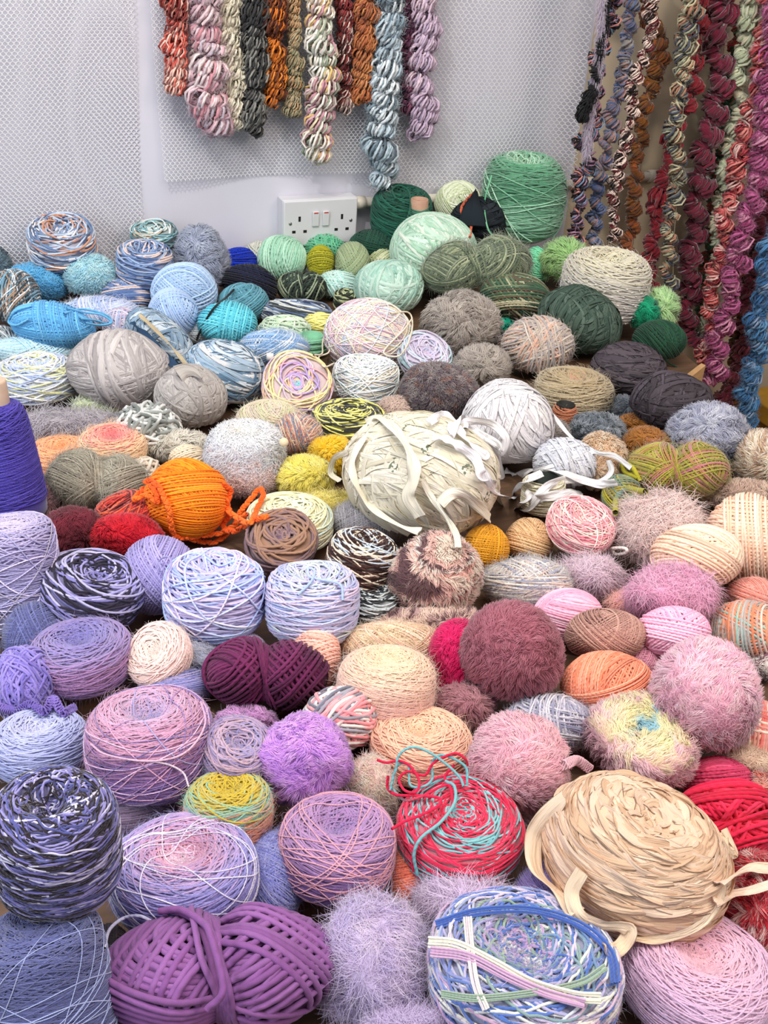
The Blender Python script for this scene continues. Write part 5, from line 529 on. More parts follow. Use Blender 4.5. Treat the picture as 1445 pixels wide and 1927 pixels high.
# ------------------------------------------------------------------ wall socket and conduit
sock = bpy.data.objects.new('wall_socket', None); C.objects.link(sock); sock.location = (0, 0, .855)
tag(sock, 'white double wall socket with two rocker switches, low on the white wall', 'socket')
box('mounting_box', (-.073, -.030, -.043), (.073, -.0005, .043), M_SOCK, sock, .002)
box('face_plate', (-.073, -.037, -.043), (.073, -.0305, .043), M_SOCK, sock, .003)
for x in (-.011, .009):
    s_ = box('rocker_switch', (x-.0065, -.0405, -.004), (x+.0065, -.0365, .024), M_SOCK, sock, .0012)
    s_.rotation_euler = (math.radians(3), 0, 0)
    box('red_mark', (x-.004, -.0411, .0208), (x+.004, -.04, .0226), M_RED, s_)
for cx, f_ in ((-.042, 1), (.042, 1)):
    box('pin_hole', (cx-.0022, -.0374, .004), (cx+.0022, -.0365, .0135), M_PIN, sock)
    for d in (-.011, .011): box('pin_hole', (cx+d-.0033, -.0374, -.0175), (cx+d+.0033, -.0365, -.0125), M_PIN, sock)
def lathe(name, prof, mat, parent=None, loc=(0, 0, 0), rot=(0, 0, 0), n=28, col=(1, 1, 1)):
    a = np.arange(n)/n*2*math.pi; pr = np.array(prof, float)
    V = np.stack([pr[:, 0, None]*np.cos(a), pr[:, 0, None]*np.sin(a), np.broadcast_to(pr[:, 1, None], (len(pr), n))], -1)
    b = Buf(); grid_surf(b, V, np.array(col)); o = b.build(name, mat, parent); o.location = loc; o.rotation_euler = rot
    return o
for x in (-.060, .060): lathe('screw', [(.0001, .0012), (.0028, .001), (.0032, 0)], M_STEEL, sock, (x, -.037, .001), (math.pi/2, 0, 0), 16)
cond = bpy.data.objects.new('wall_conduit', None); C.objects.link(cond); cond.location = (.45, -.014, .893)
tag(cond, 'cream plastic conduit pipe running along the wall from the socket', 'pipe')
sl = .022/.68
b_ = Buf(); P = np.array([[(-.376, .002, -.012), (-.2, 0, -.2*sl-.006), (.2, 0, .2*sl), (.9, 0, .9*sl)]]); P = P[:, :, :]
tubes(b_, P, np.broadcast_to([0, -1., 0], P.shape), .0095, .0095, 16, np.ones(P.shape), False); b_.build('pipe', M_PIPE, cond)
for x in (-.366, .30): lathe('coupling', [(.0098, -.012), (.0125, -.012), (.0125, .012), (.0098, .012)], M_PIPE, cond, (x, 0.001 if x < 0 else 0, x*sl-(.0005 if x<0 else 0)), (0, math.pi/2, 0))

# ------------------------------------------------------------------ plastic nets
def net(x0, x1, z0, z1, yfun, label, cw=.0085, chh=.0098, rag=0, curve=None, loose=1.0):
    b = Buf(); ncol = int((x1-x0)/cw); nrow = int((z1-z0)/chh)
    zz = np.arange(nrow*4+1)/4.0
    pat = np.array([.46, .46, -.46, -.46]);
    rng = np.random.default_rng(7)
    cols = []
    for i in range(ncol):
        sgn = 1 if i % 2 == 0 else -1
        x = x0+(i+.5)*cw+sgn*pat[np.arange(len(zz)) % 4]*cw
        z = z0+zz*chh
        x = x+.004*np.sin(z*9+i*.025)
        if curve is not None: x = x+curve(z)*(i/ncol)
        cols.append(np.stack([x, yfun(x, z), z], -1))
    P = np.array(cols); N = np.zeros(P.shape); N[..., 1] = -1
    tubes(b, P, N, 0.00088, .0007, 3, np.ones(P.shape), False)
    o = b.build('plastic_net', M_NET)
    return tag(o, label, 'net', 'white plastic nets on the wall')
net(-.95, -.318, .765, 1.34, lambda x, z: -.020-.012*np.sin(x*14+z*3)-.006*np.sin(z*11), 'white plastic net at the left, behind the denim blue cake', cw=.0043)
net(-.288, .115, .938, 1.34, lambda x, z: -.013-.006*np.sin(x*18)-.003*np.sin(z*13+x*9), 'white plastic net behind the crochet curls', cw=.0041)
net(.095, .535, .90, 1.34, lambda x, z: -.022-.012*np.sin(x*22)-np.clip(x-.42, 0, 1)**1.3*.9, 'white plastic net curving away from the wall at the right end', cw=.0050, chh=.0120, curve=lambda z: -.03*np.sin((z-.9)*2.2))
# ------------------------------------------------------------------ yarn
SWIRL=np.array([.12, -.72, .68]); SWIRL=SWIRL/np.linalg.norm(SWIRL)
class Shape:
    """a closed form given by directions on the unit sphere: ellipsoid, cake, hank or cone"""
    def __init__(s, kind, S, o, rng):
        s.kind=kind; s.S=np.array(S); s.o=o
        s.k=rng.normal(size=(3, 3))*2.2; s.ph=rng.uniform(0, 6.28, 3); s.lump=o.get('lump', .025)
    def __call__(s, D):
        S=s.S; l=1+s.lump*np.sin(D@s.k+s.ph).sum(-1, keepdims=True)/1.5
        if s.kind in ('cake', 'cone'):
            R, V=S[0], S[2]; p=s.o.get('p', 3.6 if s.kind == 'cake' else 7)
            rho=np.linalg.norm(D[..., :2], axis=-1); z=np.abs(D[..., 2])
            r=((rho/R)**p+(z/V)**p)**(-1/p); P=D*r[..., None]*l
            if s.kind == 'cone':
                t=P[..., 2]/V; k=1-s.o.get('taper', .28)*(t+1)/2; hr=s.o.get('hr', 0); P=P.copy(); P[..., 2]-=np.where((P[..., 2] > 0) & (np.linalg.norm(P[..., :2], axis=-1) < hr), V*.9, 0); P=P*np.stack([k, k, np.ones_like(k)], -1)
            else:
                ho=s.o.get('ho', .28); q=np.linalg.norm(P[..., :2], axis=-1)/(.55*R)
                d=np.clip(1-q, 0, 1); d=d*d*(3-2*d); P=P.copy(); P[..., 2]-=np.where(P[..., 2] > 0, d*ho*2*min(V, R*.8)*.9, 0)
            return P
        P=D*S*l
        if s.o.get('swirl'):      # the sunken centre of a wound ball
            k=np.clip(1-np.arccos(np.clip(D@SWIRL, -1, 1))/.62, 0, 1)[..., None]; P=P*(1-.26*k*k*(3-2*k))
        if s.kind == 'hank':
            w_=1-.36*np.exp(-(D[..., 0:1]/.22)**2); f=np.concatenate([np.ones_like(w_), w_, w_], -1)
            f2=1+.10*(np.abs(D[..., 0:1])**.5)*(1-np.abs(D[..., 0:1]))
            P=P*f*np.concatenate([np.ones_like(w_), f2, f2], -1)
        return P
    def normal(s, D):
        h=np.where(np.abs(D[..., 2:3]) < .9, [0, 0, 1.], [1., 0, 0]); e1=norm(np.cross(D, h)); e2=np.cross(D, e1); e=.03
        return norm(np.cross(s(norm(D+e*e1))-s(norm(D-e*e1)), s(norm(D+e*e2))-s(norm(D-e*e2))))*1.0
    def outward(s, D):
        n=s.normal(D); sg=np.sign((n*D).sum(-1, keepdims=True)); sg[sg == 0]=1
        return n*sg
def circ(ax, off, S, rng, wob=.0, wm=3, jit=.0):
    ax=norm(ax); h=np.where(np.abs(ax[:, 2:3]) < .9, [0, 0, 1.], [1., 0, 0]); u=norm(np.cross(ax, h)); v=np.cross(ax, u)
    t=np.arange(S)/S*2*math.pi+rng.uniform(0, 6.28, (len(off), 1))
    o=off[:, None]+wob*np.sin(t*wm+rng.uniform(0, 6.28, (len(off), 1)))+wob*.6*np.sin(t*(wm+2)+rng.uniform(0, 6.28, (len(off), 1)))
    if jit:
        j=rng.normal(size=o.shape); j=j+np.roll(j, 1, 1); o=o+jit*j
    o=np.clip(o, -.985, .985); r=np.sqrt(1-o*o)
    return o[..., None]*ax[:, None]+r[..., None]*(np.cos(t)[..., None]*u[:, None]+np.sin(t)[..., None]*v[:, None])
def colours(pal, mode, D, rng, L, S, s_rate=.35, jit=.06):
    if mode == 's':
        c=pal[rng.integers(0, len(pal), L)][:, None]*np.ones((1, S, 1))
    elif mode == 'r':
        i=rng.integers(0, len(pal), L); c=pal[i][:, None]*np.ones((1, S, 1))
        j=rng.integers(0, len(pal), L); t=rng.random(L)[:, None]+np.linspace(0, 1, S)[None]
        msk=((t*1.5) % 1 > .62)[..., None]; c=np.where(msk, pal[j][:, None], c)
    elif mode == 'v':
        ph=np.arange(L)[:, None]*s_rate+np.linspace(0, s_rate, S)[None]+rng.random((L, 1))*.25
        c=interp(pal, ph, True)
    else:
        z=np.arccos(np.clip(D[..., 2], -1, 1))/math.pi     # 0 top, 1 bottom
        c=interp(pal, z*1.25+rng.normal(0, .07, (L, 1)))
    return np.clip(c*(1+rng.normal(0, jit, (L, 1, 1))), 0, 1)
def loops_into(buf, sh, D, ra, rb, lift, col, K, m, wave=0, rng=None, twist=None, fold=None):
    P=sh(D); N=sh.outward(D)
    S=D.shape[1]
    if wave:
        t=np.arange(S)/S*2*math.pi; k=int(S/5)
        B=norm(np.cross(np.roll(P, -1, 1)-P, N)); ph=rng.uniform(0, 6.28, (D.shape[0], 1))
        P=P+B*(wave*ra*.7*np.sin(t*k+ph))[..., None]+N*(wave*ra*.5*np.sin(t*(k-1)+ph*2))[..., None]
    P=P+N*np.broadcast_to(np.asarray(lift), P.shape[:2])[..., None]
    tubes(buf, P, N, ra, rb, K, col, True, m, twist, fold)
def fibonacci(n, rng):
    i=np.arange(n)+.5; z=1-2*i/n; a=i*2.399963+rng.random()*6; r=np.sqrt(1-z*z); D=np.stack([r*np.cos(a), r*np.sin(a), z], -1)
    return norm(D+rng.normal(0, .6/math.sqrt(n), D.shape))
def fibres(buf, sh, n, Ln, r, rng, pal, mode, downl, clump=0, flow=.8, up=.7, rnd=.5, droop=.2, m=0, curl=0, base_lift=0, segs=4):
    D=fibonacci(n, rng); P0=sh(D); N=sh.outward(D); M=max(8, int(n/22)); cd=fibonacci(M, rng)
    ci=np.argmax(D@cd.T, 1); ct=norm(np.cross(cd, norm(rng.normal(size=cd.shape))))
    # the nap of neighbouring tufts runs together
    fk=np.stack([np.sin(cd@(rng.normal(size=3)*3)+rng.random()*6) for _ in range(3)], -1); ct=norm(np.cross(cd, fk)+.55*ct)
    d=norm(N*up+ct[ci]*flow+rng.normal(0, rnd, D.shape)); Lf=Ln*rng.uniform(.55, 1.15, (n, 1))
    tip=P0+d*Lf+np.array(downl)*Lf*droop
    if clump:
        ctip=sh(cd)+norm(sh.outward(cd)*up+ct*flow)*Ln+np.array(downl)*Ln*droop; tip=tip*(1-clump)+ctip[ci]*clump
    mid=P0+N*Lf*.42*up+(tip-P0)*.25
    t=np.linspace(0, 1, segs)[None, :, None]; P=(1-t)**2*P0[:, None]+2*t*(1-t)*mid[:, None]+t*t*tip[:, None]
    if curl:
        w_=rng.normal(0, 1, (n, segs, 3))*Ln*.16*curl; w_[:, 0]=0; P=P+w_
    P=P+N[:, None]*base_lift
    rad=r*np.array([1, .95, .7, .18] if segs == 4 else [1, .9, .22])[None]*np.ones((n, 1))
    if mode == 'b':
        q=np.sin(D@(rng.normal(size=3)*3.4)+1.3*np.sin(D@(rng.normal(size=3)*4))+rng.random()*6); ix=((q+1)/2*len(pal)*1.6).astype(int) % len(pal)
        c=pal[ix]
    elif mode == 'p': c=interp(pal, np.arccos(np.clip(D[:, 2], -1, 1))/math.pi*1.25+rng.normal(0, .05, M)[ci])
    else: c=pal[rng.integers(0, len(pal), M)[ci]]*.6+.4*pal[rng.integers(0, len(pal), n)]
    c=np.clip(c*(1+rng.normal(0, .07, (n, 1))), 0, 1)
    tubes(buf, P, N[:, None]*np.ones((1, segs, 1)), rad, rad, 3, c[:, None]*np.ones((1, segs, 1)), False, m, soft=True)
def core(buf, sh, k, pal, mode, lift, m=0, nu=32, nv=22):
    th=np.linspace(.02, math.pi-.02, nv)[:, None]; a=np.arange(nu)/nu*2*math.pi
    D=np.stack([np.sin(th)*np.cos(a), np.sin(th)*np.sin(a), np.cos(th)*np.ones_like(a)], -1)
    P=sh(D)*k+sh.outward(D)*lift
    c=interp(pal, np.arccos(D[..., 2])/math.pi*1.25) if mode == 'p' else np.broadcast_to(pal.mean(0), P.shape)
    grid_surf(buf, P, c, m); buf.ncore=(nv-1)*nu
def card(hexs):
    if hexs not in M_CARD: M_CARD[hexs]=plain('cone_card_'+('dark' if int(hexs[:2], 16) < 64 else 'tan'), hexs, .7, .12, 60)
    return M_CARD[hexs]
CATS=dict(yarn_ball='yarn ball', yarn_cake='yarn cake', yarn_skein='yarn skein', mohair_skein='yarn skein', mohair_ball='mohair ball', mohair_heap='mohair', yarn_cone='yarn cone')
def make(idx, it):
    kind, name, loc, rot, S, mm, pals, mode, o, label, group=it
    rng=np.random.default_rng(1000+idx); px=mm/1000.0; pal=pal_of(pals); buf=Buf()
    if kind in 'FL': mx=pal.max(1, keepdims=True); pal=(pal/mx)**.86*mx**.55      # fibre albedo: pale dyes scatter most of the light
    else: pal=pal**.93
    Rm=np.array(Euler(rot).to_matrix()); downl=Rm.T@np.array([0, 0, -1.0])
    vl=Rm.T@norm(np.array(CAM_LOC)-np.array(loc)); rest=(np.array(S), downl, vl)
    S=np.array(S); sw=o.get('sw', 4)*px; ra=sw/2; Rr=float(S.mean())
    segs=int(np.clip(Rr/px*.45, 26, 60)); K=4 if o.get('sw', 4) < 4.6 else 5 if o.get('sw', 4) < 9 else 7
    wv=o.get('wv', 0); mats=[M_YARN, M_FUR, M_CLOTH, M_WOOL]; down_ok=lambda ax: ax
    fuzzr=max(.42*px, .00022)
    if kind == 'F':
        fl=o.get('fl', 10)*px*(1 if o.get('cu') else 1.35); body=np.maximum(S-fl*.50, S*.6); sh=Shape('cake' if o.get('cake') else 'ell', body, dict(ho=.3 if o.get('cake') else 0, lump=.05), rng)
        core(buf, sh, 1, pal, mode, 0, 1)
        n=int(np.clip(14*(Rr/px)**2/ (o.get('fl', 10)**.75), 1200, 11000)); cu=o.get('cu', 0)
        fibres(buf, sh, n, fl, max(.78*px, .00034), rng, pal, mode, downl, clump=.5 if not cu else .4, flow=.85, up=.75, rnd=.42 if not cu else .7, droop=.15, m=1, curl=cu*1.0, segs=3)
    elif kind == 'L':
        fl=o.get('fl', 30)*px; body=np.maximum(S-fl*.55, S*.5); sh=Shape('ell', body, dict(lump=.09), rng)
        core(buf, sh, 1, pal, mode, 0, 1)
        n=int(np.clip(5.5*(Rr/px)**2/2, 2000, 10000))
        fibres(buf, sh, int(n*.75), fl*.9, .62*px, rng, pal, mode, downl, clump=.30, flow=1.3, up=.42, rnd=.5, droop=.25, m=1, segs=4, curl=.35)
        fibres(buf, sh, int(n*.35), fl*1.35, .5*px, rng, pal, mode, downl, clump=.1, flow=.9, up=.5, rnd=.8, droop=.2, m=1, segs=3, curl=.5)
    else:
        iscake=kind in ('C',); iscone=kind == 'T'; ish=kind == 'H'; isr=kind == 'R'
        grow=ra*2.0 if not isr else ra*.5
        body=np.maximum(S-grow, S*.8)
        so=dict(ho=o.get('ho', .28), lump=.02 if not isr else .03, p=o.get('p', 3.6 if iscake else 7), swirl=o.get('swirl', 0))
        if iscone: so=dict(taper=.30 if o.get('tp') else .06, lump=.004, hr=o['tw']/2*px*.98 if not o.get('tp') else 0)
        if name == 'yarn_cone' and iscake: so['ho']=0; so['lump']=.005
        sh=Shape('cake' if iscake else 'cone' if iscone else 'hank' if ish else 'ell', body, so, rng)
        core(buf, sh, 1, pal*.9, mode, -ra*(.9 if not isr else .2), 3 if not isr else 2)
        G=int(o.get('g', 10)); m_i=2 if isr else (3 if kind == 'M' or o.get('hl') or wv else 0)
        if isr: m_i=2
        step=sw*(1.0 if not isr else .55)
        if iscake or iscone:
            tilt=.26 if iscake else .12
            G=9 if iscake else 7; Hs=S[2]; cov=(S[2]+S[0]*.8)*2/step
            per=max(4, int(cov*1.5/G))
            for g in range(G):
                az=rng.uniform(0, 6.28); tl=tilt*rng.uniform(.5, 1.3); ax=np.array([[math.sin(tl)*math.cos(az), math.sin(tl)*math.sin(az), math.cos(tl)]])
                # even spacing along the side and the top
                th=np.linspace(.16, 2.2, per)+rng.uniform(-.5, .5)/per; off=np.cos(th)
                D=circ(np.repeat(ax, per, 0), off, segs, rng, wob=.03 if iscake else .01, wm=2, jit=.004*wv)
                col=colours(pal, mode, D, rng, per, segs, .13)
                loops_into(buf, sh, D, ra, ra*.85, ra*(.1+.16*g), col, K, m_i, wv, rng)
        else:
            # bands of parallel strands, each band laid across the ones below it
            for g in range(G):
                ax=rng.normal(size=3)
                if ish:
                    ax=np.array([rng.normal()*.4, rng.normal(), rng.normal()]) if g < 3 else np.array([rng.choice([-1, 1])*rng.uniform(.7, 1.5), rng.normal()*.8, rng.normal()*.8])
                elif kind == 'B' or kind == 'M':
                    ax=np.array([rng.normal()*.9, rng.normal()*.45, rng.normal()]) if g > G//2 else ax
                ax=norm(ax[None])
                wb=rng.uniform(.30, .55) if g > 2 else .9
                c0=rng.uniform(-.35, .35) if g > 2 else 0
                if ish and g > 2: c0=.45; wb=.30
                if isr:
                    wb=rng.uniform(.4, .8)
                    if o.get('swirl'): ax=norm(SWIRL[None]+rng.normal(0, .15, (1, 3))); c0=.15; wb=.82
                lo, hi=max(-.97, c0-wb), min(.97, c0+wb)
                per=max(3, int((hi-lo)*Rr*(1.02 if not isr else 1.25)/step))
                off=np.linspace(lo, hi, per)+rng.normal(0, .10*step/Rr, per)
                axs=np.repeat(ax, per, 0)+rng.normal(0, .02 if not isr else .05 if o.get('swirl') else .09, (per, 3))
                D=circ(axs, off, segs, rng, wob=.008+.012*wv+(.02 if isr else 0), wm=2, jit=.003*wv)
                col=colours(pal, mode, D, rng, per, segs, .13)
                if isr:
                    th_=o.get('th', .10); t=np.arange(segs)/segs*2*math.pi
                    tw=.20*np.sin(t*3+rng.uniform(0, 6.28, (per, 1)))+.18*np.sin(t*7+rng.uniform(0, 6.28, (per, 1)))
                    raa=ra*(1+.25*np.sin(t*4+rng.uniform(0, 6.28, (per, 1))))*rng.uniform(.7, 1.2, (per, 1))
                    loops_into(buf, sh, D, raa, ra*th_, px*(.4+.42*g)+rng.uniform(0, 1, (per, 1))*px*2.0, col, 14 if sw/px > 15 else 8, 2, 0, rng, tw, (float(ra)*.11 if not o.get('th') else 0, 5.5, rng.uniform(0, 6.28, (per, 1))+1.2*np.sin(t*2+rng.uniform(0, 6.28, (per, 1)))))
                else:
                    loops_into(buf, sh, D, ra, ra*(.85 if not o.get('th') else .5), ra*(.1+.34*g*min(1, 10/G)), col, K, m_i, wv, rng)
            if ish:   # the waist is bound by a few wraps
                per=11; D=circ(np.repeat([[1., .0, .12]], per, 0)+rng.normal(0, .03, (per, 3)), np.linspace(-.14, .12, per), segs, rng, wob=.02)
                col=colours(pal, mode, D, rng, per, segs, .1); loops_into(buf, sh, D, ra, ra*.85, ra*(.4+.34*G), col, K, m_i, wv, rng)
        if o.get('xh'):
            per=int(o['xh']); ax=rng.normal(size=(per, 3)); ax[:, 2]=np.abs(ax[:, 2])+(1.1 if iscake else .2); ax=norm(ax)
            D=circ(ax, rng.uniform(-.45, .45, per), segs, rng, wob=.04, wm=2)
            xp=pal_of(o['xc']) if 'xc' in o else np.clip(pal*1.25+.05, 0, 1); col=colours(xp, 's', D, rng, per, segs)
            loops_into(buf, sh, D, ra*.8, ra*.8, ra*(2.2 if iscake else 4.2), col, K, m_i, 0, rng)
        if o.get('fk'):
            Df=fibonacci(420, rng); Pf=sh(Df)+sh.outward(Df)*ra*2.2; T=norm(np.cross(Df, [0, 0, 1.])+rng.normal(0, .2, Df.shape))
            PP=np.stack([Pf-T*px*3, Pf, Pf+T*px*3], 1); rr=px*np.array([.2, 1.3, .2])[None]*np.ones((420, 1))
            tubes(buf, PP, sh.outward(Df)[:, None]*np.ones((1, 3, 1)), rr, rr, 4, np.broadcast_to(lin(o['fk']), PP.shape), False, 0)
        if o.get('hl'):
            n=int(o['hl']*3.4); Ln=Rr*.34
            fibres(buf, sh, n, min(Ln, 26*px), .30*px, rng, np.clip(pal*1.1+.04, 0, 1), mode if mode != 's' else 'r', downl, clump=0, flow=1.6, up=.30, rnd=.7, droop=.1, m=1, curl=.5, segs=3, base_lift=ra*(1.2 if iscake else 2.0))
    if o.get('fp'): mats=[M_YARN, M_FUR, M_PRINT, M_WOOL]
    if 'tube' in o:
        root=bpy.data.objects.new(name, None); C.objects.link(root); root.location=loc; root.rotation_euler=rot
        buf.build('wound_thread', mats, root, rest=rest)
        tr=o['tw']/2*px; V=S[2]; up_=V*(1.0+(.36 if o.get('tp') else .04))
        wall=tr*.86
        lathe('cardboard_tube', [(tr*1.12, V*.6), (tr*1.04, up_*.97), (tr, up_), (wall, up_), (wall*.96, up_-V*.9), (.0002, up_-V*.9)], card(o['tube']), root)
        top=root
    else:
        top=buf.build(name, mats, rest=rest); top.location=loc; top.rotation_euler=rot
    tag(top, label, CATS.get(name, name.replace('_', ' ')), group)
    return top, Rm, np.array(loc)
tops=[make(i, it) for i, it in enumerate(ITEMS)]

# ------------------------------------------------------------------ loose ends, cords and strips: parts of their balls
def loose(i, e):
    pi, name, pals, r, shape, label, pts=e; top, Rm, loc=tops[pi]; rng=np.random.default_rng(50+i); pal=pal_of(pals)
    L=sum(math.dist(a, b) for a, b in zip(pts, pts[1:])); n=int(np.clip(L/(r*.55), 24, 260)); p=spline(pts, n); buf=Buf()
    view=norm(np.array(CAM_LOC)-p); S=n
    col=interp(pal, .5+.5*np.sin(np.linspace(0, L/.02, S)+rng.random()*6))[None]
    if shape == 'r':
        tw=.8*np.sin(np.linspace(0, L/.035, S)+rng.random()*6)+.3*np.sin(np.linspace(0, L/.012, S))
        tubes(buf, p[None], (view+[0, 0, .5])[None], r, r*.07, 14, col, False, 2, tw[None], (r*.12, 4.5, np.sin(np.linspace(0, L/.02, S))[None]*2))
    elif shape == 'c':          # crocheted chain: two strands weaving
        T=norm(np.gradient(p, axis=0)); B=norm(np.cross(T, view)); N=np.cross(B, T); ph=np.linspace(0, L/(r*2.2)*math.pi, S*3)
        x=np.linspace(0, S-1, S*3); p3=np.stack([np.interp(x, np.arange(S), p[:, k]) for k in range(3)], -1); B3=np.repeat(B, 3, 0); N3=np.repeat(N, 3, 0)
        for q in (0, math.pi, math.pi/2):
            pp=p3+B3*(np.sin(ph+q)*r*.62)[:, None]+N3*(np.cos(2*ph+q)*r*.3)[:, None]
            tubes(buf, pp[None], N3[None], r*.42, r*.42, 6, np.repeat(col, 3, 1), False, 0)
    elif shape == 'p':          # a torn corner of cloth tapering to a point
        wd=r*np.linspace(1, .06, S)**.8; tubes(buf, p[None], view[None], wd[None], np.full((1, S), r*.06), 14, col, False, 2, None, (r*.10, 4, np.linspace(0, 2, S)[None]))
    elif shape == 'q':          # a small paper tag
        u=norm(np.cross(view[0], [0, 0, 1.])); v=np.cross(u, view[0]); sq=6 if label.startswith('round') else 1
        a=np.arange(4)/4*6.283+.785 if sq == 1 else np.arange(16)/16*6.283
        ring=(u*np.cos(a)[:, None]+v*np.sin(a)[:, None])*r; c0=p[0]
        V=np.stack([c0+ring*.02, c0+ring, c0+ring-view[0]*.0006, c0+ring*.02-view[0]*.0006]); grid_surf(buf, V, pal[0], 2)
    elif shape == 'b':          # a bundle of parallel mohair strands
        T=norm(np.gradient(p, axis=0)); B=norm(np.cross(T, view)); N=np.cross(B, T)
        for q in range(5):
            pp=p+B*(r*(q-2)*.42+.15*r*np.sin(np.linspace(0, L/.03, S)+q*2))[:, None]+N*(r*.15*math.cos(q*2))
            tubes(buf, pp[None], N[None], r*.27, r*.22, 6, pal[q % len(pal)]*np.ones((1, S, 3)), False, 3)
    elif shape == 'w':          # woolly curl
        T=norm(np.gradient(p, axis=0)); B=norm(np.cross(T, view)); N=np.cross(B, T)
        x=np.linspace(0, S-1, S*8); p8=np.stack([np.interp(x, np.arange(S), p[:, k]) for k in range(3)], -1); ph=np.linspace(0, L/(r*.9)*6.28, S*8)
        for q in range(5):
            pp=p8+np.repeat(B, 8, 0)*(np.sin(ph*(1+.13*q)+q)*r*.8)[:, None]+np.repeat(N, 8, 0)*(np.cos(ph*(1.07+.1*q)+q*2)*r*.7)[:, None]
            tubes(buf, pp[None], np.repeat(N, 8, 0)[None], r*.14, r*.14, 4, np.repeat(col, 8, 1), False, 1)
    else:
        tubes(buf, p[None], view[None], r, r, 8, col, False, 0)
    Minv=Rm.T
    for j in range(len(buf.v)): buf.v[j]=(buf.v[j]-loc)@Rm
    o=buf.build(name, [M_YARN, M_FUR, M_CLOTH, M_WOOL], top)
    if label: o['label']=label
for i, e in enumerate(LOOSE): loose(i, e)

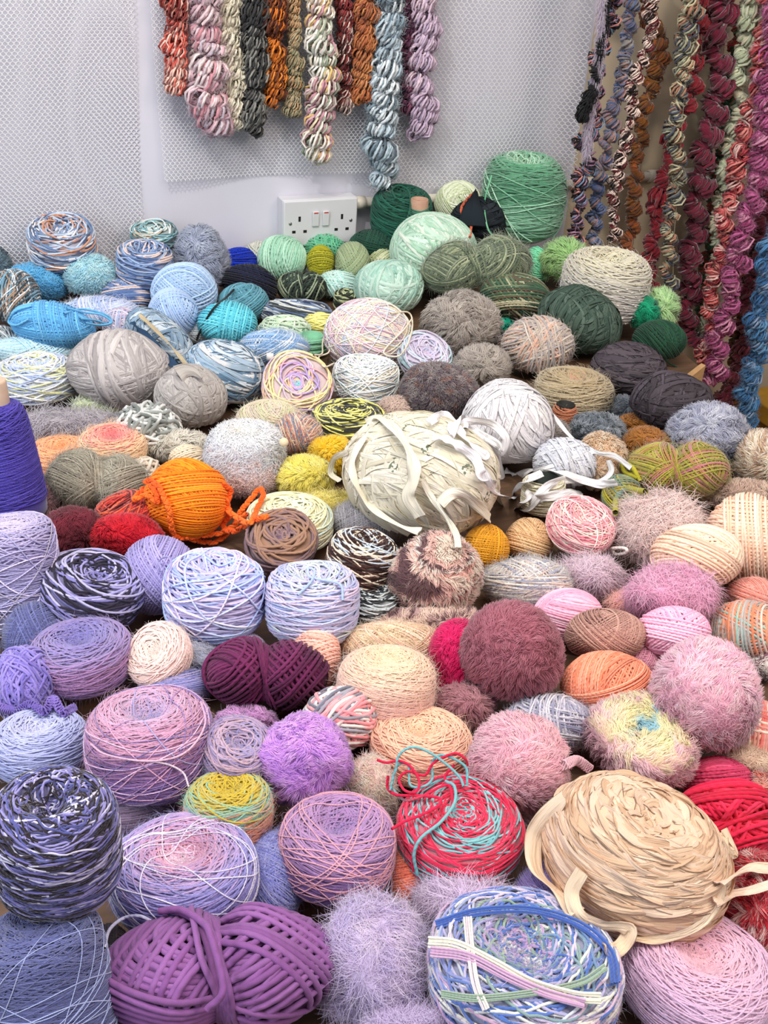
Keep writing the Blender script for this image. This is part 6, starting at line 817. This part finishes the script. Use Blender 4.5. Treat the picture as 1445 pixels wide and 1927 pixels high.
# ------------------------------------------------------------------ crochet curls and garlands
def garland(i, e):
    name, pts, rad, pals, style, label, group=e; rng=np.random.default_rng(300+i); pal=pal_of(pals)**(.95 if style[0] == 'c' else 1.1); rad=rad*(1.0 if style[0] in 'gh' else .86); buf=Buf()  # exponent deepens the garland colours, standing in for the dim light there
    L=sum(math.dist(a, b) for a, b in zip(pts, pts[1:])); n=int(L/.004); p=spline(pts, n)
    fl='f' in style; st=style[0]
    if st == 'x':
        T=norm(np.gradient(p, axis=0)); nf=4200; k=rng.integers(0, n, nf); d=norm(rng.normal(size=(nf, 3))); P0=p[k]; ln=rad*rng.uniform(.6, 1.3, (nf, 1))
        P=np.stack([P0, P0+d*ln*.6, P0+d*ln*.9-[0, 0, .3]*ln, P0+d*ln-[0, 0, .8]*ln], 1); r=.00035*np.array([1, .9, .7, .3])[None]*np.ones((nf, 1))
        tubes(buf, P, norm(rng.normal(size=(nf, 1, 3)))*np.ones((1, 4, 1)), r, r, 3, pal[rng.integers(0, len(pal), nf)][:, None]*np.ones((1, 4, 1)), False, 1)
    else:
        coilR=rad*(.55 if st == 'c' else .42); q=rad*(.62 if st == 'c' else .66); pitch=rad*(.80 if st == 'c' else 1.7) ; turns=L/pitch
        per_turn=9 if st == 'c' else 8; NS=int(turns*per_turn*8)
        x=np.linspace(0, 1, NS); c=np.stack([np.interp(x*(n-1), np.arange(n), p[:, k]) for k in range(3)], -1)
        sway=np.cumsum(rng.normal(0, 1, n)); sway=np.interp(x*(n-1), np.arange(n), np.convolve(sway-sway.mean(), np.ones(9)/9, 'same'))*rad*.02
        a=x*turns*2*math.pi; lf=lambda am, per: am*np.interp(x*L, np.arange(0, L+2*per, per), rng.normal(0, 1, len(np.arange(0, L+2*per, per))))
        rn=np.clip(1+lf(.28, .012)+.14*np.sin(a*1.7), .35, 1.6)
        er=np.stack([np.cos(a), np.sin(a), np.zeros(NS)], -1); ez=np.array([0, 0, 1.])
        cc=c+er*(coilR*rn)[:, None]*np.array([1, .8, 1]); cc[:, 0]+=lf(rad*(.16 if st == 'c' else .42), .03); cc[:, 1]+=lf(rad*.1, .03); cc[:, 2]+=lf(rad*.16, .01)
        T=norm(np.gradient(cc, axis=0)); B=norm(np.cross(T, ez)); N=np.cross(B, T)
        srad=q*(.16 if st == 'c' else .15 if st == 'g' else .20); qm=np.clip(1+lf(.22, .009), .5, 1.5)
        for k in range(4):
            b=a*per_turn*(1+.07*k)+k*2.1+lf(1.0, .006); qq=q*qm*(.74+.2*np.sin(a*2.3+k*2)+lf(.14, .004))
            pp=cc+B*(np.cos(b)*qq)[:, None]+N*(np.sin(b)*qq)[:, None]+rng.normal(0, q*.06, (NS, 3))
            cv=interp(pal, x*L/.05+k*.33+.3*np.sin(x*L*70+k), True) if st != 'g' else pal[((x*NS/8/1.3+k*1.3).astype(int)*7+k) % len(pal)]
            cv=np.clip(cv*(1+.10*np.sin(b*.5))[:, None], 0, 1)
            tubes(buf, pp[None], er[None], srad, srad, 4, cv[None], False, 0 if st != 'h' else 3)
        if st == 'h': tubes(buf, cc[None, ::4], er[None, ::4], q*.7, q*.7, 6, interp(pal, x*L/.05, True)[None, ::4], False, 3)
        # the hanging core thread
        tubes(buf, (p+[0, -rad*.5, 0])[None], np.broadcast_to([0, -1., 0], (1, n, 3)), .0006, .0006, 4, np.broadcast_to(pal[0], (1, n, 3)), False, 0)
        nf=int(L*(11000 if fl else 3600 if st == 'h' else 1200)); k=rng.integers(0, NS, nf); d=norm(rng.normal(size=(nf, 3))+er[k]*.6); P0=cc[k]+d*q*.7; ln=rad*(.55 if fl else .25)*rng.uniform(.5, 1.3, (nf, 1))
        P=np.stack([P0, P0+norm(d+rng.normal(0, .4, d.shape))*ln*.55, P0+norm(d+rng.normal(0, .7, d.shape))*ln], 1); r=.00026*np.array([1, .85, .3])[None]*np.ones((nf, 1))
        tubes(buf, P, norm(rng.normal(size=(nf, 1, 3)))*np.ones((1, 3, 1)), r, r, 3, pal[rng.integers(0, len(pal), nf)][:, None]*np.ones((1, 3, 1)), False, 1)
    o=buf.build(name, [M_YARN, M_FUR, M_CLOTH, M_WOOL]); tag(o, label, 'garland' if 'garland' in name and 'curly' not in name else 'crochet curl', group)
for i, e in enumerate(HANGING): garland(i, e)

# ------------------------------------------------------------------ rails the strings hang from, hooks, tags
def rail(name, x0, x1, y, z, r, mat, label):
    b=Buf(); P=np.array([[(x0, y, z), ((x0+x1)/2, y, z), (x1, y, z)]]); tubes(b, P, np.broadcast_to([0, -1., 0], P.shape), r, r, 14, np.ones(P.shape), False)
    return tag(b.build(name, mat), label, 'rail')
rail('hanging_rail', -.9, .56, -.03, 1.33, .008, M_NET, 'white rail along the white wall above the crochet curls')
rail('hanging_rail', .40, 1.5, -.13, 1.335, .009, M_STEEL, 'steel rail above the garlands at the right')
b_=Buf()
for z in (1.205, 1.17):
    P=spline([(.955, -.004, z+.02), (.93, -.05, z+.018), (.90, -.12, z+.01)], 12)[None]; tubes(b_, P, np.broadcast_to([0, 0, 1.], P.shape), .0022, .0022, 8, np.ones(P.shape), False)
tag(b_.build('wall_hook', M_STEEL), 'thin chrome double hook on the wall between the garlands', 'hook')
